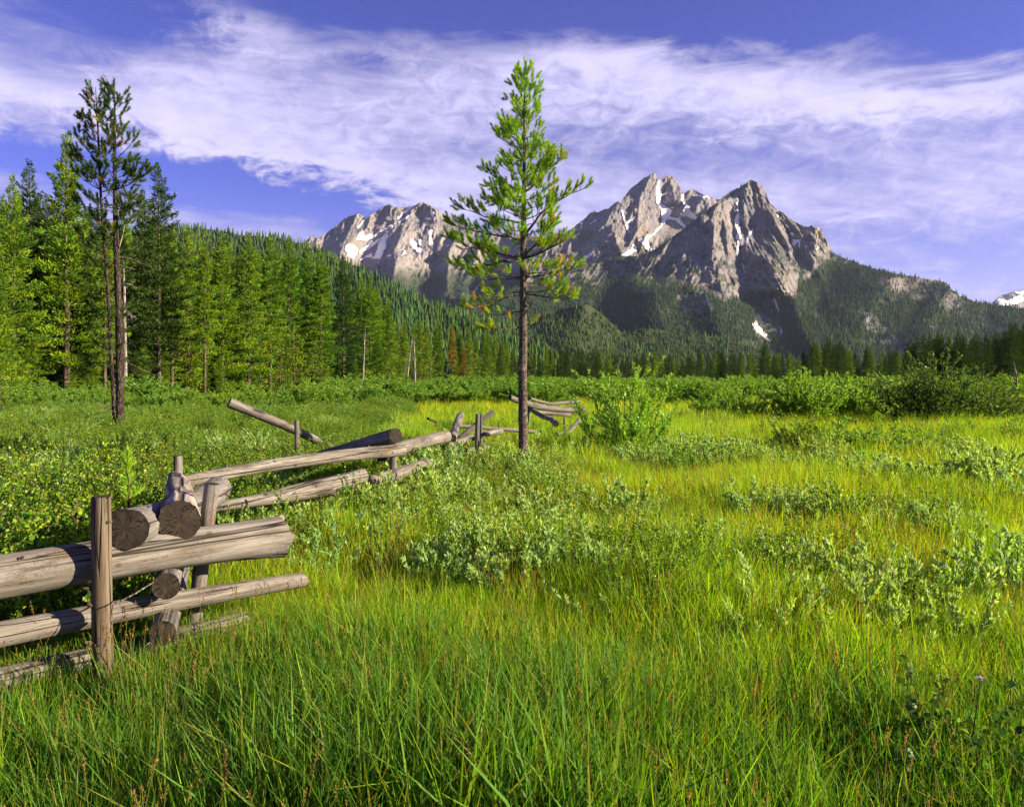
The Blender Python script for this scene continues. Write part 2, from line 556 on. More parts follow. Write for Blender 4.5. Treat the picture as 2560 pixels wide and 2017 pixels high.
class Relief:
    def __init__(self, name, sky, ybot, dfun, cfun, mats, step=2.0, rows=200, label=None, jit=1.2, back=900, kind='structure'):
        sx = np.array([p[0] for p in sky], float); sy = np.array([p[1] for p in sky], float)
        xs = np.arange(sx[0], sx[-1] + step, step)
        ytop = np.interp(xs, sx, sy) + jit * (fbm(xs * .11, xs * 0, 3, 1.3) * 2.2 + vnoise(xs * .45, xs * 0 + 4) * .8)
        v = np.linspace(0, 1, rows)[:, None] ** .9
        Y = ybot + (ytop[None, :] - ybot) * v
        X = np.broadcast_to(xs[None, :], Y.shape).copy()
        D = dfun(X, Y)
        P = self.pos(X, Y, D)
        col = cfun(X, Y) if cfun else np.ones(X.shape + (3,)) * .5
        nb = 7
        bk = []
        for k in range(1, nb + 1):
            q = P[-1].copy()
            q[:, 1] += back * k / nb
            q[:, 0] *= 1 + .02 * k
            q[:, 2] = q[:, 2] * (1 - k / nb) ** 1.1 - (20 if k == nb else 0)
            bk.append(q)
        A = np.concatenate([P, np.stack(bk)], 0)
        nr, nc = A.shape[:2]
        ii = np.arange(nr * nc).reshape(nr, nc)
        F = np.stack([ii[:-1, :-1], ii[:-1, 1:], ii[1:, 1:], ii[1:, :-1]], -1).reshape(-1, 4)
        colA = np.concatenate([col, np.repeat(col[-1:], nb, 0)], 0)
        self.o = tag(link(name, mk_mesh(name, A.reshape(-1, 3), F, mats, colA.reshape(-1, 3))), label=label, kind=kind)
        self.X, self.Y, self.D, self.P, self.name = X, Y, D, P, name
        a = P[:-1, 1:] - P[:-1, :-1]; c = P[1:, :-1] - P[:-1, :-1]
        self.area = np.abs(a[..., 0] * c[..., 1] - a[..., 1] * c[..., 0])

    @staticmethod
    def pos(X, Y, D):
        return np.stack([(X - 1280) / FOC * D, D, EYE + (HZ - Y) / FOC * D], -1)

    def snow(self, polys, off=(0, 0), sc=1.0, lift=4.0):
        """each snow patch is a sheet of its own lying on the rock"""
        cx = (self.X[:-1, :-1] + self.X[1:, 1:]) / 2; cy = (self.Y[:-1, :-1] + self.Y[1:, 1:]) / 2
        jx = cx + 3.0 * fbm(cx * .12, cy * .12, 3, 7.7); jy = cy + 3.0 * fbm(cx * .12, cy * .12, 3, 2.2)
        for poly in polys:
            pl = [(off[0] + p[0] / sc, off[1] + p[1] / sc) for p in poly]
            mk = in_poly(jx, jy, pl)
            if mk.sum() < 3: continue
            r, c = np.nonzero(mk)
            nc = self.X.shape[1]
            q = np.stack([r * nc + c, r * nc + c + 1, (r + 1) * nc + c + 1, (r + 1) * nc + c], -1)
            u, inv = np.unique(q, return_inverse=True)
            # the snow fills hollows: it lies on the smoothed rock, a few metres proud
            k = 4
            Dp = np.pad(self.D, k, mode='edge')
            Dm = sum(Dp[i:i + self.D.shape[0], j:j + self.D.shape[1]] for i in range(0, 2 * k + 1, 2) for j in range(0, 2 * k + 1, 2)) / (k + 1) ** 2
            Ds = np.minimum(Dm - lift * 2.2, self.D - lift * .6).ravel()[u]
            V = self.pos(self.X.ravel()[u], self.Y.ravel()[u], Ds)
            link('snow_patch', mk_mesh('snow_patch', V, inv.reshape(-1, 4), [M_SNOW], smooth=True), self.o)

    def forest(self, mask, spacing, h, name, label, colr, seed=1, wide=.17, xlim=None):
        g = np.random.default_rng(seed)
        mk = mask(self.X[:-1, :-1], self.Y[:-1, :-1])
        if xlim: mk = mk * (self.X[:-1, :-1] > xlim[0]) * (self.X[:-1, :-1] < xlim[1])
        wgt = (np.minimum(self.area, np.median(self.area) * 6) * mk).ravel()
        n = int(wgt.sum() / spacing ** 2)
        c = g.choice(len(wgt), n, p=wgt / wgt.sum())
        nc = self.X.shape[1]
        r, k = c // (nc - 1), c % (nc - 1)
        a, bb = g.random((2, n, 1))
        P00, P01, P10 = self.P[r, k], self.P[r, k + 1], self.P[r + 1, k]
        base = P00 + (P01 - P00) * a + (P10 - P00) * bb
        low_forest(base, g, h, name, label, colr, wide)


def low_forest(base, g, h, name, label, colr, wide=.17, sides=6):
    n = len(base)
    H = g.uniform(h[0], h[1], n) * np.where(g.random(n) < .15, g.uniform(.5, .8, n), 1)
    an = np.arange(sides) / sides * 2 * math.pi
    V, Fs = [], []
    tiers = ((.04, .62, 1.0), (.34, .86, .70), (.62, 1.0, .42))
    for z0, z1, rr in tiers:
        jr = g.uniform(.65, 1.2, (n, sides)) * (H * wide * rr)[:, None]
        an2 = an[None, :] + g.uniform(0, 6, (n, 1))
        ring = np.stack([np.cos(an2) * jr, np.sin(an2) * jr, np.broadcast_to((H * z0)[:, None], jr.shape) + g.uniform(-.04, .04, jr.shape) * H[:, None]], -1)
        top = np.stack([H * 0 + g.uniform(-.01, .01, n) * H, H * 0, H * z1], -1)[:, None, :]
        V.append(np.concatenate([ring, top], 1))
    V = np.concatenate(V, 1) + base[:, None, :]
    k = sides + 1
    for t in range(len(tiers)):
        for s in range(sides):
            Fs.append((t * k + s, t * k + (s + 1) % sides, t * k + sides))
    Fs = np.array(Fs)
    F = (Fs[None] + (np.arange(n) * V.shape[1])[:, None, None]).reshape(-1, 3)
    c = np.array(colr)[None, :] * g.uniform(.6, 1.45, (n, 1)) * np.stack([g.uniform(.8, 1.3, n), np.ones(n), g.uniform(.7, 1.2, n)], -1)
    colv = np.repeat(c[:, None, :], V.shape[1], 1).reshape(-1, 3)
    tag(link(name, mk_mesh(name, V.reshape(-1, 3), F, [M_FAR], colv)), kind='stuff', label=label)


def ramp(y, ylo, yhi, d0, d1, p=1.5):
    t = np.clip((ylo - y) / (ylo - yhi), -.2, 1.2)
    return d0 + (d1 - d0) * (1 - np.sign(1 - t) * np.abs(1 - t) ** p)


# --- far right peak
sky_ = [(2440, 800), (2480, 757), (2492, 745), (2503, 738), (2520, 734), (2539, 727), (2560, 726), (2600, 705), (2680, 690), (2760, 720), (2900, 760)]
far = Relief('distant_mountain', sky_, 860, lambda x, y: ramp(y, 900, 700, 8000, 9800) + 260 * ridged(x / 60, y / 70, 5) * -1,
             lambda x, y: np.stack([x * 0, x * 0, x * 0 + .4], -1), [M_ROCK], 2, 60, 'small snow-streaked peak at the far right edge of the skyline', .8)
far.snow([[(2485, 752), (2500, 746), (2520, 752), (2535, 742), (2560, 738), (2560, 752), (2530, 762), (2505, 766)],
          [(2535, 731), (2560, 728), (2575, 735), (2550, 736)], [(2510, 775), (2540, 768), (2570, 776), (2540, 784)]], lift=8)

# --- left mountain
SK_L = [(690, 660), (730, 632), (760, 607), (767, 600), (780, 590), (786, 590), (791, 597), (798, 595), (805, 591), (820, 580), (833, 571), (849, 558), (860, 547), (872, 542), (880, 539),
        (890, 535), (898, 532), (902, 536), (911, 545), (920, 541), (938, 529), (956, 520), (964, 514), (971, 512), (983, 516), (1000, 520), (1007, 521),
        (1016, 517), (1034, 514), (1045, 509), (1058, 507), (1072, 511), (1083, 518), (1098, 527), (1116, 538), (1138, 549), (1165, 562), (1200, 574), (1240, 582),
        (1300, 590), (1367, 600), (1420, 640), (1500, 700)]


def d_left(x, y):
    wx = x + 9 * fbm(x * .02, y * .02, 3, 3.3)
    d = ramp(y, 800, 505, 4300, 5900, 1.35)
    d = d + tent(wx, y, [(1045, 500), (1012, 556), (995, 600), (985, 650), (975, 720)], 75, 120, 300)
    d = d + tent(wx, y, [(968, 505), (938, 540), (908, 580), (880, 610), (860, 650)], 45, 60, 190)
    d = d + tent(wx, y, [(898, 528), (872, 580), (852, 615), (846, 650)], 50, 34, 150)
    d = d + tent(wx, y, [(1088, 515), (1092, 560), (1080, 610)], 45, 70, 150)
    d = d + tent(wx, y, [(1130, 590), (1122, 640), (1118, 700), (1120, 740)], 40, 60, 300, 15)
    d = d + tent(wx, y, [(1230, 590), (1190, 640), (1170, 700), (1165, 745)], 45, 70, 260)
    d = d + tent(wx, y, [(1000, 640), (990, 670), (985, 700)], 25, 40, 160, 12)
    u = x + .45 * (y - 600)
    q = ridged(u / 34, y / 60, 5, 1.0, .52)
    smooth = np.exp(-(((x - 915) / 60) ** 2 + ((y - 615) / 48) ** 2))
    return d + .75 * (x - 1000) - 92 * q * (1 - .85 * smooth) - 20 * ridged(x / 9, y / 16, 4, 4.0) * (1 - .8 * smooth)


def c_left(x, y):
    scrub = sstep(y + 14 * fbm(x * .05, y * .05, 3), 655, 700) * .9
    scrub = np.maximum(scrub, .5 * sstep(x, 1080, 1150) * (1 - sstep(y, 560, 620)))
    talus = np.exp(-(((x - 905) / 62) ** 2 + ((y - 622) / 42) ** 2) * 1.3)
    return np.stack([scrub, np.clip(talus * 1.3, 0, 1), .5 + .5 * fbm(x * .03, y * .03, 3)], -1)


ML = Relief('mountain', SK_L, 800, d_left, c_left, [M_ROCK], 2.0, 150, 'pale broad granite mountain with snow bowls left of the lone pine')
ML.snow([[(580, 530), (600, 490), (660, 430), (680, 490), (740, 470), (790, 480), (860, 430), (940, 390), (1035, 350), (1000, 385), (900, 430), (830, 470), (770, 520), (730, 545), (650, 540)],
         [(460, 640), (480, 590), (520, 570), (580, 610), (610, 650), (600, 690), (560, 750), (500, 720)],
         [(620, 690), (640, 640), (700, 610), (760, 550), (790, 560), (900, 490), (955, 440), (920, 500), (860, 540), (800, 590), (740, 640), (660, 670)],
         [(750, 740), (800, 700), (820, 640), (850, 560), (900, 510), (940, 480), (950, 500), (920, 580), (930, 620), (880, 690), (870, 730), (850, 755)],
         [(1185, 540), (1230, 540), (1280, 590), (1260, 620), (1330, 650), (1310, 685), (1260, 670), (1200, 590)],
         [(1280, 530), (1320, 530), (1335, 610), (1300, 600)],
         [(1405, 430), (1440, 415), (1455, 440), (1430, 500), (1450, 590), (1400, 595), (1410, 500)],
         [(1045, 290), (1090, 240), (1130, 210), (1170, 180), (1220, 160), (1210, 190), (1150, 230), (1110, 260), (1060, 330)],
         [(1060, 330), (1130, 290), (1225, 235), (1200, 260), (1100, 330), (1060, 360)],
         [(1095, 720), (1130, 650), (1150, 690)],
         [(590, 410), (640, 350), (740, 255), (760, 255), (700, 310), (640, 380), (600, 420)],
         [(245, 540), (270, 490), (285, 490), (265, 540)],
         [(625, 760), (700, 720), (770, 680), (760, 720), (680, 750)],
         [(1420, 245), (1450, 215), (1470, 240), (1440, 290)], [(1900, 1110), (1940, 1070), (1960, 1080), (1910, 1130)],
         [(940, 705), (980, 705), (975, 725), (945, 725)]], (760, 480), 4.494)
nz = lambda x, y, s=.05, z=0.: fbm(x * s, y * s, 3, z)
ML.forest(lambda x, y: sstep(y + 22 * nz(x, y) - .04 * (x - 1000), 688, 712) + .08 * sstep(y, 640, 660) * (x > 900), 17, (12, 19), 'distant_forest',
          'dark forest at the foot of the pale left mountain', (.035, .060, .034), 3, .16, (880, 1520))

# --- middle peak
SK_M = [(1300, 668), (1340, 640), (1360, 600), (1390, 592), (1419, 582), (1449, 557), (1478, 531), (1484, 529), (1493, 531), (1522, 520), (1545, 503), (1552, 510), (1556, 497), (1568, 482),
        (1581, 468), (1598, 455), (1615, 442), (1628, 436), (1637, 431), (1641, 435), (1645, 450), (1653, 446), (1656, 449), (1661, 440), (1677, 439), (1688, 448),
        (1698, 464), (1707, 479), (1711, 483), (1723, 477), (1736, 474), (1751, 484), (1784, 496), (1801, 500), (1850, 530), (1900, 570)]


def d_mid(x, y):
    wx = x + 7 * fbm(x * .025, y * .025, 3, 1.3)
    d = ramp(y, 720, 430, 4500, 5700, 1.2)
    d = d + tent(wx, y, [(1634, 428), (1604, 490), (1596, 540), (1592, 590)], 60, 52, 260)
    d = d + tent(wx, y, [(1677, 436), (1682, 470), (1688, 500)], 26, 26, 110, 8)
    d = d + tent(wx, y, [(1548, 500), (1528, 560), (1540, 600), (1560, 650)], 110, 40, 240)
    d = d + tent(wx, y, [(1712, 520), (1700, 535)], 22, 22, 90, 8)
    d = d + tent(wx, y, [(1760, 490), (1742, 520)], 40, 60, 110)
    bowl = np.exp(-(((x - 1690) / 60) ** 2 + ((y - 565) / 32) ** 2))
    d = d + 90 * bowl
    u = x + .5 * (y - 550)
    return d + .25 * (x - 1600) - 78 * ridged(u / 30, y / 60, 5, 6.0, .52) * (1 - .85 * bowl) - 18 * ridged(x / 8, y / 15, 4, 2.0) * (1 - .85 * bowl)


def c_mid(x, y):
    talus = np.exp(-(((x - 1692) / 52) ** 2 + ((y - 572) / 32) ** 2) ** 2)
    scrub = .55 * sstep(nz(x, y, .06, 3), .0, .4) * sstep(y - (x - 1400) * .0, 560, 640)
    return np.stack([scrub, talus, .35 + .4 * nz(x, y, .03)], -1)


MM = Relief('mountain', SK_M, 720, d_mid, c_mid, [M_ROCK], 2.0, 150, 'middle granite peak split by a snow couloir above a scree bowl')
MM.snow([[(770, 95), (790, 85), (785, 150), (790, 240), (830, 265), (870, 290), (850, 330), (905, 345), (925, 320), (960, 265), (930, 220), (935, 180), (948, 175), (950, 230), (985, 265), (1000, 300),
          (1045, 335), (1020, 355), (985, 335), (930, 330), (920, 350), (965, 400), (950, 410), (880, 350), (830, 350), (820, 380), (780, 420), (740, 455), (700, 490), (715, 530), (740, 555), (690, 555),
          (680, 520), (640, 490), (690, 465), (740, 440), (790, 390), (800, 340), (790, 280), (760, 230), (755, 170)],
         [(520, 250), (540, 300), (545, 345), (560, 365), (620, 330), (600, 355), (570, 380), (580, 440), (565, 420), (545, 365), (525, 300)],
         [(515, 597), (580, 590), (630, 560), (625, 530), (600, 515), (595, 545), (560, 565)],
         [(235, 635), (280, 600), (330, 565), (325, 585), (290, 620), (260, 637)], [(310, 380), (355, 345), (345, 365), (315, 385)],
         [(165, 490), (240, 435), (245, 445), (200, 470)], [(1015, 180), (1060, 185), (1110, 195), (1130, 205), (1070, 200), (1020, 190)],
         [(780, 185), (835, 160), (830, 172), (790, 200)], [(700, 555), (760, 540), (770, 550), (720, 562)]], (1360, 420), 2.71)
MM.forest(lambda x, y: .5 * sstep(nz(x, y, .07, 5.), .05, .25) * sstep(y, 585, 640) + .55 * ((y - np.interp(x, [p[0] for p in SK_M], [p[1] for p in SK_M])) < 9) * (x < 1500), 19, (11, 16),
          'distant_forest', 'scattered dark trees on the lower slopes of the middle peak', (.035, .055, .034), 4, .17, (1330, 1800))

# --- right mountain with its forested flanks
SK_R = [(1060, 800), (1150, 770), (1250, 735), (1340, 700), (1400, 682), (1434, 671), (1507, 655), (1552, 642), (1596, 640), (1618, 632), (1640, 622), (1685, 589), (1715, 568), (1744, 545), (1775, 520),
        (1801, 499), (1812, 492), (1825, 483), (1836, 475), (1850, 467), (1862, 459), (1871, 454), (1880, 449), (1891, 453), (1898, 457), (1906, 464), (1917, 486), (1921, 500), (1925, 509), (1936, 519),
        (1947, 528), (1958, 534), (1972, 545), (1984, 553), (2006, 564), (2020, 568), (2028, 563), (2033, 564), (2037, 568), (2048, 567), (2053, 574), (2057, 582), (2066, 600), (2076, 619), (2081, 632),
        (2120, 649), (2150, 660), (2200, 676), (2243, 686), (2290, 692), (2314, 697), (2345, 701), (2367, 708), (2382, 724), (2397, 738), (2444, 756), (2500, 763), (2560, 772), (2700, 800), (2900, 850)]


def d_right(x, y):
    wx = x + 9 * fbm(x * .02, y * .02, 3, 9.3)
    d = ramp(y, 950, 445, 2100, 4150, 1.45)
    d = d + tent(wx, y, [(1872, 445), (1874, 490), (1860, 530), (1868, 600), (1905, 700)], 60, 80, 150)
    d = d + tent(wx, y, [(1794, 498), (1783, 540), (1788, 600), (1800, 680), (1818, 760), (1850, 850)], 270, 62, 340, 20)
    d = d + tent(wx, y, [(1934, 525), (1936, 570), (1930, 640), (1945, 740)], 50, 70, 170)
    d = d + tent(wx, y, [(2042, 565), (2040, 600), (2030, 660)], 70, 40, 130)
    d = d + tent(wx, y, [(1960, 700), (1990, 780), (2030, 870)], 90, 70, 120, 60)
    d = d + tent(wx, y, [(2240, 690), (2180, 770), (2120, 860)], 160, 120, 220, 60)
    d = d + tent(wx, y, [(2380, 710), (2330, 800), (2290, 900)], 120, 130, 200, 60)
    d = d + tent(wx, y, [(1640, 735), (1650, 800), (1680, 880)], 120, 110, 230, 50)
    d = d + tent(wx, y, [(1760, 745), (1790, 810), (1830, 880)], 60, 70, 130, 40)
    d = d + 130 * np.exp(-((wx - np.interp(y, [690, 780, 860, 940], [1950, 1945, 1990, 2060])) / 26) ** 2) * sstep(y, 700, 780)
    rock = 1 - sstep(y - np.interp(x, [1400, 1640, 1800, 1960, 2000, 2080], [690, 730, 760, 740, 650, 630]), -30, 30)
    side = np.clip((1790 - x) / 120, -1, 1)
    u = x + .55 * side * (y - 600)
    d = d - (20 + 62 * rock) * ridged(u / 36, y / 85, 5, 3.0, .54)
    return d - (5 + 18 * rock) * ridged(u / 9, y / 20, 4, 5.0) - 50 * (1 - rock) * fbm(x / 60, y / 60, 3, 2.0)


TL = ([1060, 1250, 1340, 1434, 1540, 1640, 1730, 1790, 1825, 1870, 1935, 1990, 2012, 2002, 2080, 2160, 2900],
      [770, 716, 700, 694, 690, 694, 716, 742, 750, 732, 730, 742, 700, 650, 634, 655, 850])
TLx, TLy = np.array(TL[0], float), np.array(TL[1], float)
_o = np.argsort(TLx); TLx, TLy = TLx[_o], TLy[_o]
BARE = [[(1690, 745), (1760, 740), (1790, 770), (1740, 785), (1695, 770)], [(2190, 690), (2260, 690), (2350, 705), (2400, 745), (2390, 780), (2340, 770), (2270, 745), (2215, 720)],
        [(2140, 770), (2200, 800), (2260, 850), (2300, 885), (2260, 890), (2200, 850), (2150, 805)], [(2025, 775), (2050, 775), (2060, 820), (2040, 800)],
        [(1880, 780), (1930, 770), (1950, 830), (1890, 840)], [(2060, 720), (2080, 720), (2085, 745), (2065, 740)],
        [(1878, 800), (1896, 800), (1935, 862), (1925, 868), (1880, 830)], [(1930, 738), (1950, 760), (1955, 850), (1945, 850), (1935, 790)], [(1590, 690), (1650, 650), (1720, 660), (1740, 722), (1640, 724)], [(1380, 700), (1420, 690), (1440, 715), (1390, 725)], [(1480, 705), (1510, 690), (1520, 720), (1490, 735)]]


def forest_right(x, y):
    f = sstep(y - np.interp(x, TLx, TLy) + 16 * nz(x, y, .06), -6, 14)
    jx, jy = x + 14 * nz(x, y, .05, 4.), y + 14 * nz(x, y, .05, 8.)
    for p in BARE:
        f = np.where(in_poly(jx, jy, p), f * (.16 + .5 * sstep(nz(x, y, .09, 33.), -.05, .2)), f)
    f = f * (.75 + .25 * sstep(nz(x, y, .05, 12.), -.45, .0))
    top = np.interp(x, [p[0] for p in SK_R], [p[1] for p in SK_R])
    f = np.maximum(f, .5 * ((y - top) < 12) * (x > 1400) * (x < 1870))                 # fringe along the near shoulder
    f = np.maximum(f, .16 * sstep(nz(x, y, .05, 2.), .0, .3) * (y > 560))
    f = np.maximum(f, .45 * sstep(y - top, 4, 30) * (1 - sstep(x, 1600, 1690)) * sstep(nz(x, y, .04, 6.), -.15, .25))
    return f


def c_right(x, y):
    sc = np.clip(forest_right(x, y) * 1.1, 0, 1)
    sc = np.maximum(sc, .6 * sstep(nz(x, y, .05, 20.), .05, .4) * sstep(x, 1840, 1990))
    sc = np.maximum(sc, .75 * sstep(nz(x, y, .09, 27.), .0, .25) * sstep(y, 560, 680))
    return np.stack([sc, x * 0, .42 + .5 * nz(x, y, .03)], -1)


MR = Relief('mountain', SK_R, 952, d_right, c_right, [M_ROCK], 2.0, 214, 'nearest granite peak on the right with a snow gully and forested flanks')
MR.snow([[(1302, 190), (1312, 215), (1315, 290), (1325, 330), (1320, 390), (1335, 410), (1330, 450), (1340, 470), (1325, 500), (1320, 580), (1310, 600), (1308, 540), (1315, 490), (1300, 470), (1310, 430),
          (1296, 380), (1293, 350), (1310, 310), (1306, 240)],
         [(1425, 415), (1410, 440), (1390, 470), (1380, 520), (1370, 550), (1366, 510), (1385, 450), (1400, 425)],
         [(1680, 485), (1700, 490), (1735, 490), (1735, 545), (1715, 500), (1690, 540)], [(1770, 525), (1785, 525), (1775, 550)],
         [(1410, 1045), (1440, 1040), (1450, 1070), (1480, 1090), (1535, 1155), (1535, 1178), (1510, 1165), (1470, 1130), (1430, 1110), (1410, 1080)],
         [(1553, 870), (1575, 900), (1590, 950), (1592, 980), (1575, 945), (1560, 910)], [(1590, 1080), (1605, 1085), (1615, 1110), (1613, 1135), (1598, 1110)],
         [(1335, 630), (1365, 690), (1375, 720), (1355, 690)], [(1840, 545), (1865, 535), (1850, 555)], [(1575, 318), (1588, 320), (1584, 332), (1574, 330)],
         [(1670, 440), (1685, 435), (1690, 450), (1675, 455)]], (1360, 420), 2.71)
MR.forest(forest_right, 9.6, (12, 20), 'mountain_forest', 'dark conifer forest covering the flanks of the nearest peak', (.038, .070, .030), 5, .17)

# --- foothills
H1 = [(1180, 870), (1230, 832), (1300, 802), (1360, 788), (1400, 775), (1440, 765), (1467, 761), (1490, 774), (1515, 795), (1548, 826), (1590, 862), (1640, 900), (1680, 945)]
f1 = Relief('foothill', H1, 950, lambda x, y: ramp(y, 950, 760, 1350, 1900) + tent(x, y, [(1462, 755), (1440, 850), (1420, 940)], 180, 110, 120) + 25 * fbm(x / 40, y / 40, 3),
            None, [M_HILL], 3, 60, 'small rounded wooded hill below the saddle', .3, 500)
f1.forest(lambda x, y: x * 0 + 1., 9.5, (11, 17), 'hill_forest', 'conifers on the small rounded hill below the saddle', (.045, .085, .026), 6)
H2 = [(1480, 900), (1540, 850), (1600, 822), (1660, 822), (1740, 833), (1820, 850), (1900, 874), (1980, 905), (2060, 945)]
f2 = Relief('foothill', H2, 950, lambda x, y: ramp(y, 950, 820, 1500, 1950) + 30 * fbm(x / 50, y / 40, 3), None, [M_HILL], 3, 40,
            'low wooded bench below the nearest peak', .3, 500)
f2.forest(lambda x, y: x * 0 + 1., 9.5, (11, 17), 'hill_forest', 'conifers on the low bench below the nearest peak', (.050, .092, .028), 7)
HL = [(-900, 700), (-300, 640), (0, 606), (200, 590), (330, 580), (437, 572), (502, 570), (603, 588), (705, 596), (766, 615), (780, 622), (827, 640), (898, 668), (949, 697), (994, 722), (1038, 744), (1094, 766),
      (1149, 782), (1194, 795), (1238, 809), (1290, 835), (1340, 868), (1400, 915), (1440, 945)]
h1 = Relief('hill', HL, 950, lambda x, y: ramp(y, 950, 560, 620, 1750, 1.2) + 40 * fbm(x / 90, y / 80, 3) - 18 * ridged(x / 50, y / 90, 2, 8.),
            None, [M_HILL], 4, 80, 'long wooded hillside sloping down from the left', .3, 700)
h1.forest(lambda x, y: x * 0 + 1., 8.2, (13, 20), 'hill_forest', 'dense green conifer forest covering the long left hillside', (.048, .098, .026), 8, .16, (180, 1450))

# ------------------------------------------------------------------ logs, posts, fences


def log(name, p0, p1, r0, r1, mat, root=None, bend=0.0, bendv=(0, 0, 1), flare0=0., flare1=0., ends=(True, True), seed=0, nz_=56, na=26, rough=.035, stubs=0,
        bulge=0., ragged=0.):
    """a tapering, slightly crooked log from p0 to p1; sawn ends are sub-parts"""
    g = np.random.default_rng(seed + 100)
    p0, p1 = Vector(p0), Vector(p1)
    d = p1 - p0
    L = d.length
    q = d.to_track_quat('Z', 'Y')
    bv = np.array(q.inverted() @ Vector(bendv)); bv[2] = 0
    t = np.linspace(0, 1, nz_)[:, None]
    a = (np.arange(na) / na * 2 * math.pi)[None, :]
    r = r0 + (r1 - r0) * t + bulge * np.exp(-((t - .62) / .22) ** 2)
    r = r * (1 + flare0 * np.exp(-t * L / .14) + flare1 * np.exp(-(1 - t) * L / .22))
    ca, sa_ = np.cos(a), np.sin(a)
    r = r * (1 + rough * fbm(ca * 1.3 + seed, sa_ * 1.3 + t * L * 2.0, 3, seed * 1.7) + rough * .9 * fbm(ca * 1.1 + t * 0, t * L * .9 + seed + 0 * a, 2, seed * .7)
             + rough * .35 * vnoise(ca * 7 + seed, sa_ * 7 + t * L * .6))
    for k in range(int(L * 2.2)):
        ak, tk = g.uniform(0, 6.28), g.uniform(.05, .95)
        da = np.angle(np.exp(1j * (a - ak)))
        r = r + g.uniform(.003, .010) * np.exp(-(da / .28) ** 2 - ((t - tk) * L / .035) ** 2)
    wob = bend * 4 * t * (1 - t)
    cx = bv[0] * wob + .012 * L * .25 * vnoise(t * L * .8 + seed * 3.1, t * 0 + 2.2)
    cy = bv[1] * wob + .012 * L * .25 * vnoise(t * L * .8 + seed * 5.1, t * 0 + 7.2)
    zt = np.broadcast_to(t * L, r.shape).copy()
    if ragged:
        zt[-1] += ragged * (vnoise(ca[0] * 2 + seed, sa_[0] * 2) + .4 * vnoise(ca[0] * 7 + seed, sa_[0] * 7))
        zt[-2] += ragged * .3 * vnoise(ca[0] * 2 + seed, sa_[0] * 2)
    V = np.stack([cx + r * ca, cy + r * sa_, zt], -1)
    idx = np.arange(nz_ * na).reshape(nz_, na)
    nx = np.roll(idx, -1, 1)
    F4 = np.stack([idx[:-1], nx[:-1], nx[1:], idx[1:]], -1).reshape(-1, 4)
    V2 = V.reshape(-1, 3)
    F3 = []
    for e, row in ((0, 0), (1, -1)):
        if not ends[e]:
            c = len(V2)
            V2 = np.concatenate([V2, V[row].mean(0)[None]], 0)
            rr = idx[row]
            F3 += [(rr[(i + 1) % na], rr[i], c) if e == 0 else (rr[i], rr[(i + 1) % na], c) for i in range(na)]
    o = bpy.data.objects.new(name, mk_mesh(name, V2, [F4] + ([np.array(F3)] if F3 else []), [mat], smooth=True))
    COL.objects.link(o)
    base = Vector((0, 0, 0))
    if root is not None:
        o.parent = root
        base = root.location
    o.matrix_basis = Matrix.Translation(p0 - base) @ q.to_matrix().to_4x4()
    for e, row in ((0, 0), (1, -1)):
        if ends[e]:
            c = V[row].mean(0)
            rim = V[row] - c
            s = -1 if e == 0 else 1
            rings = [np.concatenate([rim[:, :2] * k, (np.full(na, s * .003 * (1 - k)) + rim[:, 2] * k ** 2 - s * .006 * np.abs(vnoise(rim[:, 0] * k * 30 + seed, rim[:, 1] * k * 30)) * (k < .95))[:, None]], 1)
                     for k in (.997, .9, .75, .55, .33, .12)]
            W = np.concatenate(rings + [np.array([[0, 0, -s * .002]])], 0)
            ri = np.arange(6 * na).reshape(6, na); rn = np.roll(ri, -1, 1)
            Q = np.stack([ri[:-1], rn[:-1], rn[1:], ri[1:]], -1).reshape(-1, 4)
            T = np.stack([ri[-1], rn[-1], np.full(na, 6 * na)], -1)
            if s < 0: Q, T = Q[:, ::-1], T[:, ::-1]
            c[2] += s * .001
            link('cut_end', mk_mesh('cut_end', W, [Q, T], [M_END], smooth=True), o, tuple(c))
    for k in range(stubs):                       # broken branch stubs
        tk, ak = g.uniform(.1, .9), g.uniform(0, 6.28)
        i = int(tk * (nz_ - 1))
        c = V[i].mean(0); rr = np.linalg.norm(V[i, 0] - c)
        dirv = Vector((math.cos(ak), math.sin(ak), g.uniform(.1, .6))).normalized()
        tube_obj('stub', [Vector(c) + dirv * rr * .8, Vector(c) + dirv * (rr + g.uniform(.015, .05))], [.011, .007], mat, o, 7)
    return o


def tube_arrays(pts, rad, na=6, cap=True):
    pts = np.array([tuple(p) for p in pts], float)
    n = len(pts)
    tg = nrm(np.gradient(pts, axis=0))
    ref = np.where(np.abs(tg[:, 2:3]) < .9, np.array([[0, 0, 1.]]), np.array([[1., 0, 0]]))
    u = nrm(np.cross(tg, ref)); v = np.cross(tg, u)
    a = np.arange(na) / na * 2 * math.pi
    V = pts[:, None, :] + np.array(rad)[:, None, None] * (np.cos(a)[None, :, None] * u[:, None, :] + np.sin(a)[None, :, None] * v[:, None, :])
    idx = np.arange(n * na).reshape(n, na); nx = np.roll(idx, -1, 1)
    F = np.stack([idx[:-1], nx[:-1], nx[1:], idx[1:]], -1).reshape(-1, 4)
    V = V.reshape(-1, 3)
    return V, F


def tube_obj(name, pts, rad, mat, parent=None, na=6):
    V, F = tube_arrays(pts, rad, na)
    c = len(V)
    V = np.concatenate([V, np.array([tuple(pts[-1])])], 0)
    l = c - na
    T = np.array([(l + i, l + (i + 1) % na, c) for i in range(na)])
    return link(name, mk_mesh(name, V, [F, T], [mat], smooth=True), parent)


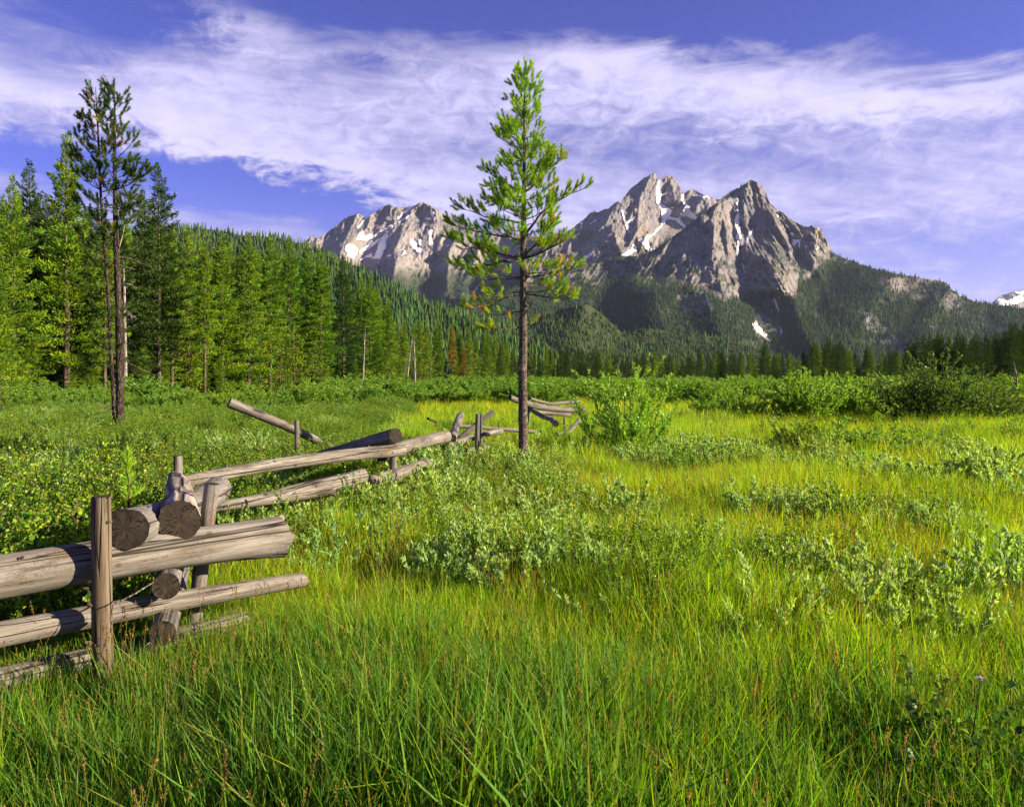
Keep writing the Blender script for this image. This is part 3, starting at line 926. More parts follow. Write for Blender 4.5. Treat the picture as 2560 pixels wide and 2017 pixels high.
class Geo:
    """collects vertex, quad, triangle and colour arrays for one mesh"""
    def __init__(self):
        self.V, self.Q, self.T, self.C, self.n = [], [], [], [], 0

    def add(self, V, Q=None, T=None, C=None):
        V = np.asarray(V, float)
        self.V.append(V)
        if Q is not None: self.Q.append(np.asarray(Q) + self.n)
        if T is not None: self.T.append(np.asarray(T) + self.n)
        self.C.append(np.broadcast_to(np.asarray(C if C is not None else (1, 1, 1), float), V.shape))
        self.n += len(V)

    def mesh(self, name, mat, smooth=False):
        F = []
        if self.Q: F.append(np.concatenate(self.Q))
        if self.T: F.append(np.concatenate(self.T))
        return mk_mesh(name, np.concatenate(self.V), F, [mat], np.concatenate(self.C), smooth)


def thing(name, loc, label, cat, group=None):
    o = bpy.data.objects.new(name, None)
    COL.objects.link(o)
    o.location = loc
    o.empty_display_size = .2
    return tag(o, label, cat, group)


def rail(root, a, c, d0, d1, mat=None, name='rail', **kw):
    """rail between two photo points (x, y, depth) with its thickness in photo pixels at both ends"""
    p0, p1 = TP(*a), TP(*c)
    return log(name, p0, p1, d0 / 2 * a[2] / FOC, d1 / 2 * c[2] / FOC, mat or M_LOG, root, **kw)


def post(root, top, foot_x, d, mat=None, name='post', ground=-.15, **kw):
    p1 = TP(*top)
    Yb = kw.pop('foot_y', top[2])
    p0 = Vector(((foot_x - 1280) / FOC * Yb, Yb, ground))
    r = d / 2 * top[2] / FOC
    return log(name, p0, p1, r * kw.pop('spread', 1.12), r, mat or M_LOG_GREY, root, nz_=30, na=22, **kw)


f1_ = thing('log_fence', GP(300, 1800), 'weathered worm fence corner of stacked logs nearest the camera, with a brown upright post', 'fence')
rail(f1_, (-739, 1585, 2.70), (703, 1342, 4.35), 128, 88, bend=.03, flare1=.18, seed=1, nz_=110, na=40, ragged=.03, rough=.06, stubs=2, ends=(False, True))
rail(f1_, (-661, 1724, 2.76), (757, 1447, 4.47), 90, 36, bend=.02, seed=2, nz_=90, ragged=.016, rough=.06, ends=(False, True), stubs=4)
rail(f1_, (-654, 1850, 2.80), (612, 1548, 4.25), 75, 46, bend=-.01, seed=3, nz_=60, ends=(False, True))
rail(f1_, (312, 1322, 3.64), (545, 1222, 5.75), 106, 62, M_LOG_GREY, bend=-.05, seed=4, nz_=60, na=40, rough=.10)
rail(f1_, (450, 1303, 3.86), (438, 1193, 5.95), 98, 34, M_SNAG, bend=.02, seed=5, nz_=70, na=40, rough=.15, stubs=4)
rail(f1_, (415, 1463, 3.74), (462, 1290, 5.8), 66, 40, M_LOG_GREY, seed=6, rough=.05)
rail(f1_, (404, 1580, 3.66), (470, 1352, 5.8), 62, 40, M_LOG_GREY, seed=7, rough=.06, ragged=.0)
post(f1_, (252, 1241, 3.50), 256, 46, M_POST, seed=8, spread=1.14, stubs=6, ragged=.012, rough=.07, bend=.012)
post(f1_, (531, 1209, 4.22), 462, 36, M_LOG_GREY, seed=9, spread=1.05)
post(f1_, (446, 1139, 6.12), 448, 22, M_LOG_GREY, seed=10)
_w = [TP(400, 1446, 3.9), TP(372, 1462, 3.6), TP(340, 1482, 3.5), TP(305, 1500, 3.46), TP(284, 1508, 3.44), TP(278, 1530, 3.43), TP(279, 1560, 3.43), TP(276, 1580, 3.44)]
_wo = tube_obj('wire', [p - f1_.location for p in _w], [.0035] * len(_w), M_DEADTWIG, f1_, 6)

f2_ = thing('log_fence', GP(800, 1290), 'fence section with one long rail above a thicker lower rail, running behind the nearest corner', 'fence')
rail(f2_, (452, 1203, 6.02), (1003, 1127, 8.85), 30, 31, bend=.03, seed=11, nz_=90, stubs=5, rough=.05)
rail(f2_, (470, 1278, 5.72), (905, 1190, 7.9), 22, 36, bend=-.03, seed=12, nz_=70, bulge=.025, rough=.05)
rail(f2_, (740, 1250, 7.0), (880, 1215, 8.0), 20, 16, seed=13)
rail(f2_, (955, 1137, 8.98), (1115, 1090, 10.9), 36, 30, bend=.02, seed=14, rough=.05)
rail(f2_, (925, 1205, 8.1), (1070, 1158, 9.6), 34, 28, seed=15, rough=.05, ends=(False, True))
post(f2_, (983, 1110, 8.72), 980, 18, M_LOG, seed=16)

fl = rail(None, (990, 1089, 9.15), (792, 1142, 10.9), 37, 26, M_LOG_GREY, 'fallen_log', seed=17, rough=.05)
tag(fl, 'dark thick log resting on the long rail, its round cut end turned right', 'log')
fl = rail(None, (573, 1006, 11.7), (845, 1126, 12.5), 26, 18, M_LOG, 'fallen_log', seed=18, bend=.02, rough=.03)
tag(fl, 'pale log slanting up out of the brush, its dark end raised in the air', 'log')
fp = thing('fence_post', GP(743, 1205), 'short grey upright post in the brush where the slanting pale log comes down', 'post')
post(fp, (741, 1051, 11.75), 747, 12, M_LOG, 'stake', seed=19)
fl = rail(None, (1131, 1096, 11.3), (1151, 1040, 14.6), 20, 19, M_LOG_GREY, 'fallen_log', seed=20, rough=.04)
tag(fl, 'short grey log lying endwise, its dark end facing out, before the lone pine', 'log')
fl = rail(None, (1138, 1104, 12.35), (1233, 1029, 12.7), 14, 13, M_LOG_GREY, 'fallen_log', seed=21)
tag(fl, 'grey log leaning up to the right across a fence post, left of the lone pine', 'log')
f3_ = thing('log_fence', GP(1194, 1200), 'collapsed fence corner with two low rails around an upright post, left of the lone pine', 'fence')
rail(f3_, (1112, 1119, 11.8), (1254, 1078, 13.3), 17, 14, seed=22, bend=.03)
rail(f3_, (1120, 1131, 11.7), (1225, 1118, 12.5), 12, 10, seed=23)
rail(f3_, (1150, 1064, 15.0), (1340, 1079, 15.6), 10, 9, seed=24)
rail(f3_, (1220, 1087, 12.2), (1196, 1082, 13.1), 11, 11, M_LOG_GREY, seed=25)
post(f3_, (1194, 1035, 11.95), 1190, 11, seed=26)
post(f3_, (1203, 1035, 12.5), 1203, 8, seed=27)
f4_ = thing('log_fence', GP(1360, 1105), 'farthest heap of fence rails, partly hidden behind the trunk of the lone pine', 'fence')
rail(f4_, (1275, 994, 18.5), (1460, 1023, 19.6), 15, 14, seed=28, bend=-.12)
rail(f4_, (1326, 997, 19.3), (1378, 1010, 19.7), 7, 6, seed=29)
rail(f4_, (1368, 1010, 20.1), (1448, 1004, 20.6), 8, 11, M_LOG_GREY, seed=30)
rail(f4_, (1340, 1031, 19.5), (1425, 1037, 20.0), 11, 11, seed=31)
rail(f4_, (1322, 1017, 19.0), (1384, 1050, 18.0), 12, 11, M_LOG_GREY, seed=32, bend=-.05)
rail(f4_, (1389, 1059, 16.4), (1379, 1048, 17.6), 17, 14, M_LOG_GREY, seed=33, rough=.1)
rail(f4_, (1392, 1086, 16.0), (1448, 1050, 16.9), 13, 11, seed=34, bend=-.09)
post(f4_, (1323, 999, 18.9), 1322, 7, seed=35)
post(f4_, (1411, 1044, 17.4), 1413, 6, seed=36)
fl = rail(None, (1070, 1046, 14.0), (1090, 1055, 14.4), 7, 6, M_LOG, 'fallen_log', seed=37)
tag(fl, 'small broken pale log end lying in the brush left of the grey crossing logs', 'log')
fl = rail(None, (680, 1305, 5.0), (703, 1294, 5.15), 14, 18, M_SNAG, 'fallen_log', seed=38, rough=.12)
tag(fl, 'small bleached chunk of wood in the grass right of the nearest fence corner', 'log')

# ------------------------------------------------------------------ pines with needle brushes


def bezier(p0, c0, c1, p1, n):
    t = np.linspace(0, 1, n)[:, None]
    p0, c0, c1, p1 = (np.array(tuple(p), float) for p in (p0, c0, c1, p1))
    return (1 - t) ** 3 * p0 + 3 * (1 - t) ** 2 * t * c0 + 3 * (1 - t) * t ** 2 * c1 + t ** 3 * p1


def brushes(g, P, D, L, n, nl, nw, cols, spread=(.45, 1.22)):
    """needle brushes: shoots start at P along D, each with n needles"""
    k = len(P)
    t = g.random((k, n, 1)) ** .85
    base = P[:, None] + D[:, None] * (L[:, None, None] * t)
    rd = nrm(np.cross(D[:, None], g.normal(size=(k, n, 3))))
    th = g.uniform(spread[0], spread[1], (k, n, 1)) * (1.15 - .55 * t)
    nd = D[:, None] * np.cos(th) + rd * np.sin(th)
    nd = nrm(nd + np.array([0, 0, .08]))
    ln = nl * g.uniform(.75, 1.2, (k, n, 1))
    sd = nrm(np.cross(nd, g.normal(size=(k, n, 3)))) * nw * .5
    V = np.stack([base - sd, base + sd, base + nd * ln], 2).reshape(-1, 3)
    T = np.arange(len(V)).reshape(-1, 3)
    cc = cols[:, None, None, :] * g.uniform(.75, 1.3, (k, n, 1, 1)) * np.array([.8, .8, 1.12])[None, None, :, None]
    cc = np.broadcast_to(cc, (k, n, 3, 3)).reshape(-1, 3)
    return V, T, cc


GREENS = np.array([(.27, .48, .022), (.21, .41, .026), (.34, .51, .02), (.14, .30, .03)])
YELLOW = np.array([(.36, .36, .02), (.44, .33, .02), (.30, .36, .02)])
ORANGE = np.array([(.30, .11, .02), (.22, .09, .02)])


def grow_branch(g, root, org, B, E, r0, sh, nn, nl, nw, up=.25, dens=1.0, yellow=.12, pal=GREENS, mid=None, start=.3, mat_wood=None, orange=.01):
    """one bough: a bent limb with side twigs, and its needles as a sub-part"""
    B, E = Vector(B), Vector(E)
    d = E - B
    L = d.length
    flat = Vector((d.x, d.y, 0))
    c0 = B + flat * .35 + Vector((0, 0, d.z * .15 + L * .02))
    c1 = E - flat * .22 - Vector((0, 0, L * up))
    if mid is not None: c0, c1 = Vector(mid[0]), Vector(mid[1])
    n = 12
    C = bezier(B - org, c0 - org, c1 - org, E - org, n) + g.normal(size=(n, 3)) * L * .008
    geo = Geo()
    rad = r0 * (1 - np.linspace(0, 1, n) * .82)
    V, Q = tube_arrays(C, rad, 6)
    geo.add(V, Q)
    P, D, SL, CC = [], [], [], []
    tw = max(2, int(L * (1 - start) / (sh * .55) * dens))
    tang = nrm(np.gradient(C, axis=0))
    for k in range(tw):
        t = start + (1 - start) * (k + g.random()) / tw
        i = min(int(t * (n - 1)), n - 2); f = t * (n - 1) - i
        p = C[i] * (1 - f) + C[i + 1] * f
        tg = tang[i]
        side = nrm(np.cross(tg, np.array([0, 0, 1.0])) * (1 if k % 2 else -1) + g.normal(size=3) * .35)
        ll = sh * g.uniform(.5, 1.1) * (1 + 1.6 * (1 - t) * min(L / (sh * 5), 1.2))
        dv = nrm(tg * .75 + side * .8 + np.array([0, 0, .35 + .3 * g.random()]))
        q = p + dv * ll
        q2 = q + nrm(dv + np.array([0, 0, .6])) * sh * .55
        V, Q = tube_arrays([p, (p + q) / 2 + g.normal(size=3) * ll * .05, q, q2], [r0 * .28, r0 * .22, r0 * .16, r0 * .1], 4)
        geo.add(V, Q)
        dv2 = nrm(q2 - q)
        P.append(q - dv * sh * .15); D.append(dv2); SL.append(sh * g.uniform(.75, 1.15))
        if ll > sh * .9:
            s2 = nrm(dv + nrm(g.normal(size=3)) * .8 + np.array([0, 0, .35]))
            pp = p + dv * ll * g.uniform(.4, .75)
            geo.add(*tube_arrays([pp, pp + s2 * sh * .5, pp + s2 * sh * .9], [r0 * .16, r0 * .12, r0 * .08], 4))
            P.append(pp + s2 * sh * .25); D.append(s2); SL.append(sh * g.uniform(.6, .95))
    P.append(C[-1] - tang[-1] * sh * .4); D.append(nrm(tang[-1] + np.array([0, 0, .4]))); SL.append(sh * 1.1)
    o = link('branch', geo.mesh('branch', mat_wood or M_BARK, True), root)
    if nn:
        P, D, SL = np.array(P), np.array(D), np.array(SL)
        ci = pal[g.integers(0, len(pal), len(P))] * g.uniform(.8, 1.2, (len(P), 1))
        yy = g.random(len(P))
        ci = np.where((yy < yellow)[:, None], YELLOW[g.integers(0, 3, len(P))], ci)
        ci = np.where((yy < orange)[:, None], ORANGE[g.integers(0, 2, len(P))], ci)
        V, T, cc = brushes(g, P, D, SL, nn, nl, nw, ci)
        ge = Geo(); ge.add(V, None, T, cc)
        # last year's needles, a little yellow, close to the shoot base
        link('needles', ge.mesh('needles', M_NEEDLE), o)
    return o


def curly_twig(g, root, org, B, dirv, L, r0, mat, name='dead_branch', curl=1.0):
    p = np.array(tuple(Vector(B) - org)); d = np.array(tuple(dirv), float)
    pts = [p]
    cv = g.normal(size=3) * .22 * curl + np.array([0, 0, -.13 * curl])
    for k in range(9):
        d = nrm(d + cv + g.normal(size=3) * .08)
        p = p + d * L / 9
        pts.append(p)
    geo = Geo()
    geo.add(*tube_arrays(pts, np.linspace(r0, r0 * .25, 10), 5))
    for k in range(g.integers(2, 5)):
        i = g.integers(3, 9)
        q = pts[i]; e = nrm(d + g.normal(size=3) * .9)
        geo.add(*tube_arrays([q, q + e * L * .12, q + nrm(e + g.normal(size=3) * .5) * L * .22], [r0 * .4, r0 * .3, r0 * .15], 4))
    return link(name, geo.mesh(name, mat, True), root)


def trunk_obj(root, org, pts, rads, mat, na=20, name='trunk', bump=.05):
    P = np.array([tuple(Vector(p) - org) for p in pts])
    s = np.linspace(0, len(P) - 1, 60)
    C = np.stack([np.interp(s, np.arange(len(P)), P[:, i]) for i in range(3)], -1)
    C[:, :2] += .012 * np.stack([vnoise(C[:, 2] * .9 + 3, C[:, 2] * 0), vnoise(C[:, 2] * .9 + 9, C[:, 2] * 0)], -1)
    rd = np.interp(s, np.arange(len(rads)), rads)
    V, F = tube_arrays(C, rd, na)
    V = V.reshape(60, na, 3)
    c = V.mean(1, keepdims=True)
    k = 1 + bump * vnoise(np.arange(na)[None, :] * 1.3 + 0 * s[:, None], s[:, None] * 2.3)
    V = c + (V - c) * k[..., None]
    return link(name, mk_mesh(name, V.reshape(-1, 3), F, [mat], smooth=True), root)


# --- the lone pine
g = np.random.default_rng(21)
YP = 11.6
KP = YP / 13.9
pine = thing('pine_tree', (TP(1308, 945, YP).x, YP, 0), 'lone bright green young pine standing in the meadow before the mountains', 'tree')
org = pine.location.copy()
PXP = YP / FOC
trk = [TP(1308, 945 + 1.72 / PXP, YP), TP(1308, 1080, YP), TP(1307, 960, YP), TP(1308, 820, YP), TP(1308, 640, YP), TP(1309, 520, YP), TP(1311, 380, YP), TP(1313, 270, YP), TP(1311, 186, YP)]
trunk_obj(pine, org, trk, [.084, .070, .066, .058, .049, .036, .023, .014, .005], M_BARK, 24)


def trunk_at(ty):
    ys = [945 + 1.72 / PXP, 1080, 960, 820, 640, 520, 380, 270, 186]
    k = np.interp(-ty, [-v for v in ys], range(9))
    i = min(int(k), 7); f = k - i
    return trk[i].lerp(trk[i + 1], f)


prof_y = [150, 190, 240, 300, 350, 400, 450, 500, 560, 620, 680, 740, 790, 830]
prof_l = [8, 18, 32, 46, 70, 88, 100, 96, 112, 140, 150, 128, 95, 70]
prof_r = [8, 18, 28, 44, 66, 88, 96, 84, 90, 112, 132, 112, 80, 40]
k = 0
ty = 190.0
while ty < 815:
    nb_ = 3 if ty < 620 else 2
    for j in range(nb_):
        k += 1
        ph = k * 2.39996 + g.uniform(-.4, .4)
        y = ty + g.uniform(-8, 8)
        pr = np.interp(y, prof_y, prof_r if math.cos(ph) > 0 else prof_l)
        ln = pr * g.uniform(.62, 1.0) * PXP
        if y > 700 and g.random() < .25: continue
        rise = np.interp(y, [150, 350, 520, 680, 820], [1.35, .80, .45, .20, -.12]) + g.uniform(-.1, .12)
        Bp = trunk_at(y + pr * .25 * max(rise, 0))
        E = Bp + Vector((math.cos(ph) * ln, math.sin(ph) * ln, ln * rise * .8))
        grow_branch(g, pine, org, Bp, E, .005 + .010 * min(ln, 1.1), .15 * KP, 140, .064 * KP, .0050, up=.18, dens=1.5 if y < 620 else 1.25,
                    yellow=.03 if y < 420 else (.10 if y < 600 else .30), orange=.0 if y < 600 else .015, start=.22 if y < 520 else .38)
    ty += np.interp(ty, [150, 300, 600, 800], [15, 21, 23, 24])
P_, D_, L_ = np.array([tuple(trunk_at(y) - org) for y in (184, 192, 204, 218, 234)]), nrm(np.array([(0, 0, 1), (.25, 0, 1), (-.2, .2, 1), (.2, -.2, 1), (-.2, -.1, 1.)])), np.full(5, .13 * KP)
V, T, cc = brushes(g, P_, D_, L_, 80, .060, .008, GREENS[[1, 3, 1, 0, 1]])
ge = Geo(); ge.add(V, None, T, cc); link('needles', ge.mesh('needles', M_NEEDLE), pine)
# boughs one can follow in the photo
for (ty0, tip, dy, mid, dn, r0) in (
        (598, (1470, 470), -.3, ((1332, 545), (1390, 490)), 1.0, .026), (646, (1128, 600), -.25, None, 1.1, .024), (650, (1137, 668), .3, None, 1.0, .02),
        (646, (1418, 600), -.2, None, 1.1, .024), (695, (1446, 668), .15, None, .9, .024), (697, (1180, 690), -.2, None, .9, .02), (735, (1166, 766), -.3, None, .6, .02),
        (735, (1432, 744), -.25, None, .7, .02), (818, (1216, 824), -.2, None, .6, .018), (560, (1150, 520), -.15, None, 1.1, .02), (600, (1128, 560), .2, None, 1.0, .02),
        (480, (1212, 428), .1, None, 1.0, .016), (520, (1216, 500), -.1, None, .8, .016), (480, (1400, 402), -.1, None, 1.0, .016), (640, (1385, 556), -.45, None, 1.0, .02)):
    Bp = trunk_at(ty0)
    E = TP(tip[0], tip[1], YP + dy)
    md = None
    if mid: md = (TP(mid[0][0], mid[0][1], YP + dy * .3), TP(mid[1][0], mid[1][1], YP + dy * .7))
    grow_branch(g, pine, org, Bp, E, r0 * KP, .155 * KP, 140, .064 * KP, .0050, up=.10, dens=1.6 * dn, yellow=.12 if ty0 < 690 else .34, orange=.0 if ty0 < 640 else .012, mid=md, start=.24)
for i in range(24):
    y = g.uniform(700, 990)
    ph = g.uniform(0, 6.28)
    Bp = trunk_at(y)
    curly_twig(g, pine, org, Bp, (math.cos(ph), math.sin(ph) * .6, g.uniform(-.2, .3)), KP * g.uniform(.25, .62) * (1 if y < 900 else .8), .006, M_DEADTWIG, curl=1.2)

# --- tall two-stemmed pine on the left
YL = 20.6
KL = YL / 23.6
PXL = YL / FOC
g = np.random.default_rng(5)
tp = thing('pine_tree', (TP(298, 945, YL).x, YL, 0), 'tall dark double-stemmed pine with a sparse ragged top at the left', 'tree')
org = tp.location.copy()
t1 = [TP(300, 945 + 1.7 / PXL, YL), TP(300, 1000, YL), TP(298, 850, YL), TP(294, 700, YL), TP(290, 590, YL), TP(287, 450, YL), TP(287, 320, YL), TP(287, 218, YL)]
t2 = [TP(288, 945 + 1.7 / PXL, YL + .15), TP(284, 1000, YL + .2), TP(276, 850, YL + .25), TP(268, 700, YL + .25), TP(259, 590, YL + .2), TP(250, 450, YL + .2), TP(245, 320, YL + .2), TP(239, 218, YL + .2)]
trunk_obj(tp, org, t1, [.118, .100, .090, .082, .068, .050, .032, .008], M_BARK_DARK, 18)
trunk_obj(tp, org, t2, [.060, .048, .043, .040, .037, .032, .024, .006], M_BARK_DARK, 16)
DARKG = np.array([(.055, .115, .028), (.065, .13, .025), (.045, .095, .028), (.09, .15, .022)])


def stem_at(tr, ty):
    zs = [p.z for p in tr]
    z = EYE + (HZ - ty) * PXL
    k = np.interp(z, zs, range(len(zs)))
    i = min(int(k), len(zs) - 2)
    return tr[i].lerp(tr[i + 1], k - i)


for si, tr in enumerate((t1, t2)):
    ty = 232.0
    k = 0
    while ty < (640 if si == 0 else 900):
        for j in range(2):
            k += 1
            ph = k * 2.39996 + g.uniform(-.5, .5) + si
            pr = np.interp(ty, [220, 270, 330, 400, 470, 560, 700, 900], [10, 20, 34, 58, 70, 56, 50, 46]) * g.uniform(.55, 1.1)
            ln = pr * PXL
            Bp = stem_at(tr, ty + 8)
            E = Bp + Vector((math.cos(ph) * ln, math.sin(ph) * ln, ln * np.interp(ty, [220, 400, 600, 900], [.9, .45, .15, -.1])))
            grow_branch(g, tp, org, Bp, E, .008 + .012 * ln, .27 * KL, 95, .11 * KL, .015, up=.15, dens=1.7, pal=DARKG, yellow=.03, orange=.22 if (330 < ty < 400 and si == 1) else .015,
                        start=.45, mat_wood=M_BARK_DARK)
        ty += np.interp(ty, [220, 400, 900], [17, 21, 36])
for (ty0, tip, dy) in ((460, (372, 432), -.3), (400, (336, 352), -.2), (470, (196, 440), -.3), (400, (194, 345), .1), (330, (202, 302), 0.), (440, (330, 520), -.4)):
    grow_branch(g, tp, org, stem_at(t1 if tip[0] > 280 else t2, ty0), TP(tip[0], tip[1], YL + dy), .018, .28 * KL, 95, .11 * KL, .015, up=.12, dens=1.6, pal=DARKG, yellow=.03, start=.5, mat_wood=M_BARK_DARK)
for i in range(46):
    y = g.uniform(600, 1030)
    ph = g.uniform(0, 6.28)
    curly_twig(g, tp, org, stem_at(t1 if i % 3 else t2, y), (math.cos(ph), math.sin(ph), g.uniform(-.3, .4)), KL * g.uniform(.4, 1.25), .010, M_DEADTWIG if i % 2 else M_BARK_DARK, curl=1.2)
curly_twig(g, tp, org, stem_at(t1, 640), (.35, -.2, 1), 1.4, .02, M_SNAG, curl=.3)
curly_twig(g, tp, org, stem_at(t1, 250), (-.35, 0, 1), .75, .012, M_BARK_DARK, curl=.3)

# ------------------------------------------------------------------ forest trees


def conifer(seed, H, cb, width, boughs, pal, per=26, spr=.23, spw=.040, droop=.0, ragged=.25, dead=6, lean=0.0, top_sparse=.0):
    """trunk and crown meshes of one forest conifer: boughs that carry many small needle sprays"""
    g = np.random.default_rng(seed)
    geo = Geo()
    z = np.linspace(0, H, 14)
    cx = lean * (z / H) ** 2 + .10 * vnoise(z * .25 + seed, z * 0) * (z / H)
    cy = .10 * vnoise(z * .25 + seed, z * 0 + 5) * (z / H)
    rad = (.0085 * H) * (1 - z / H) ** .85 + .012
    geo.add(*tube_arrays(np.stack([cx, cy, z], -1), rad, 8))
    for k in range(dead):
        zz = g.uniform(.08, max(cb, .2) + .1) * H; ph = g.uniform(0, 6.28); l = g.uniform(.4, 1.3)
        a = np.array([np.interp(zz, z, cx), np.interp(zz, z, cy), zz])
        e = a + np.array([math.cos(ph) * l, math.sin(ph) * l, g.uniform(-.35, .15) * l])
        geo.add(*tube_arrays([a, (a + e) / 2 + (0, 0, .05), e], [.02, .014, .005], 4))
    cr = Geo()
    P, D, W, CC, LL = [], [], [], [], []
    for k in range(boughs):
        h = cb + (1 - cb) * ((k + g.random()) / boughs) ** .92
        zz = h * H
        ph = k * 2.39996 + g.uniform(-.5, .5)
        u = (h - cb) / (1 - cb)
        ln = width * (np.interp(u, [0, .08, .25, .55, .8, 1], [.55, .92, 1.0, .66, .34, .05])) * g.uniform(1 - ragged * 1.6, 1 + ragged)
        rise = np.interp(u, [0, .5, 1], [-.25 - droop, .10 - droop, .9]) + g.uniform(-.1, .1)
        o = np.array([np.interp(zz, z, cx), np.interp(zz, z, cy), zz])
        hd = np.array([math.cos(ph), math.sin(ph), 0])
        sd = np.array([-hd[1], hd[0], 0])
        m = max(4, int(per * (ln / width) ** .8 * (1 - top_sparse * u)))
        t = g.uniform(.06, 1.0, m) ** .7
        lat = g.normal(size=m) * .24 * ln * np.sqrt(1.12 - t)
        p = o + hd * (t * ln)[:, None] + sd * lat[:, None] + np.array([0, 0, 1]) * (t * ln * rise + .28 * ln * t ** 2 * .5 + g.normal(size=m) * .09)[:, None]
        d = nrm(hd * .8 + sd * (lat / max(ln, .1) * 2.2)[:, None] + np.array([0, 0, .85]) + g.normal(size=(m, 3)) * .42)
        bt = g.uniform(.75, 1.25)
        P.append(p); D.append(d); CC.append(np.tile(pal[g.integers(0, len(pal))] * bt, (m, 1)) * g.uniform(.8, 1.25, (m, 1)))
        LL.append(spr * g.uniform(.65, 1.2, m) * (1 if u < .85 else .75))
        if ln > .8 and zz > .1:
            e = o + hd * ln * .8 + np.array([0, 0, 1]) * ln * (rise * .8 + .1)
            geo.add(*tube_arrays([o, (o + e) / 2 - (0, 0, .04), e], [.03, .018, .006], 4))
    P, D, CC, LL = np.concatenate(P), np.concatenate(D), np.concatenate(CC), np.concatenate(LL)
    # leader
    P = np.concatenate([P, np.array([(cx[-1], cy[-1], H - .5 + .16 * i) for i in range(4)])]); D = np.concatenate([D, np.tile([[0.05, 0, 1.0]], (4, 1))])
    CC = np.concatenate([CC, np.tile(pal[0], (4, 1))]); LL = np.concatenate([LL, np.full(4, spr)])
    for rep in range(2):
        s = nrm(np.cross(D, g.normal(size=D.shape)))
        nn_ = np.cross(D, s)
        w_ = (spw * LL / spr)[:, None]
        m_ = P + D * (LL * .5)[:, None] + nn_ * (LL * .10)[:, None]
        V = np.stack([P - s * w_ * .25, m_ - s * w_ * .6, P + D * LL[:, None], m_ + s * w_ * .6], 1).reshape(-1, 3)
        Q = np.arange(len(V)).reshape(-1, 4)
        cr.add(V, Q, None, np.repeat(CC * g.uniform(.9, 1.1, (len(CC), 1)), 4, 0))
    return geo, cr


PAL_LIT = np.array([(.165, .29, .020), (.13, .25, .022), (.20, .315, .020), (.10, .205, .024)])  # sunlit look of the forest wall is put into the green
PAL_DK = np.array([(.045, .095, .022), (.038, .080, .020), (.055, .105, .020)])  # deeper conifer green, with the shade of unlit sides in the colour
PAL_RED = np.array([(.20, .07, .02), (.24, .10, .025)])
PROTO = {}


def proto(key, **kw):
    a, c = conifer(**kw)
    PROTO[key] = (a.mesh('trunk', M_BARK_FAR, True), c.mesh('crown', M_FOREST), kw['H'])


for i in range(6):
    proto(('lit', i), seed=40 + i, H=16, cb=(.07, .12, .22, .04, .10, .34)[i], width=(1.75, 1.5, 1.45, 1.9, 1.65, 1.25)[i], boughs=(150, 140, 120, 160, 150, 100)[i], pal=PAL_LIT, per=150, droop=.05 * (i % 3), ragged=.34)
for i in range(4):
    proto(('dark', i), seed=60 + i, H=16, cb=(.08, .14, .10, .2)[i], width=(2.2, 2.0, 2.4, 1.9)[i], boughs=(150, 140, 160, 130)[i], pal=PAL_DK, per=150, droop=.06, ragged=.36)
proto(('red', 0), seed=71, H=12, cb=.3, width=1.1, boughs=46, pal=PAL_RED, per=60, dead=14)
proto(('sparse', 0), seed=72, H=14, cb=.40, width=1.2, boughs=34, pal=PAL_LIT, per=60, dead=16, lean=.8)
proto(('young', 0), seed=73, H=5, cb=.06, width=1.1, boughs=40, pal=np.array([(.13, .22, .02), (.19, .24, .02)]), per=40, spr=.16, spw=.05, dead=0)


def add_tree(key, tx, Y, h, label, group=None, name='pine_tree', wide=1.0, rot=None, x=None, cat='tree'):
    tm, cm, H = PROTO[key]
    X = x if x is not None else (tx - 1280) / FOC * Y
    o = thing(name, (X, Y, -.05), label, cat, group)
    s = h / H
    o.scale = (s * wide, s * wide, s)
    o.rotation_euler = (0, 0, rot if rot is not None else rng.uniform(0, 6.28))
    link('trunk', tm, o); link('crown', cm, o)
    return o


def top_h(ty, Y):
    return EYE + (HZ - ty) / FOC * Y


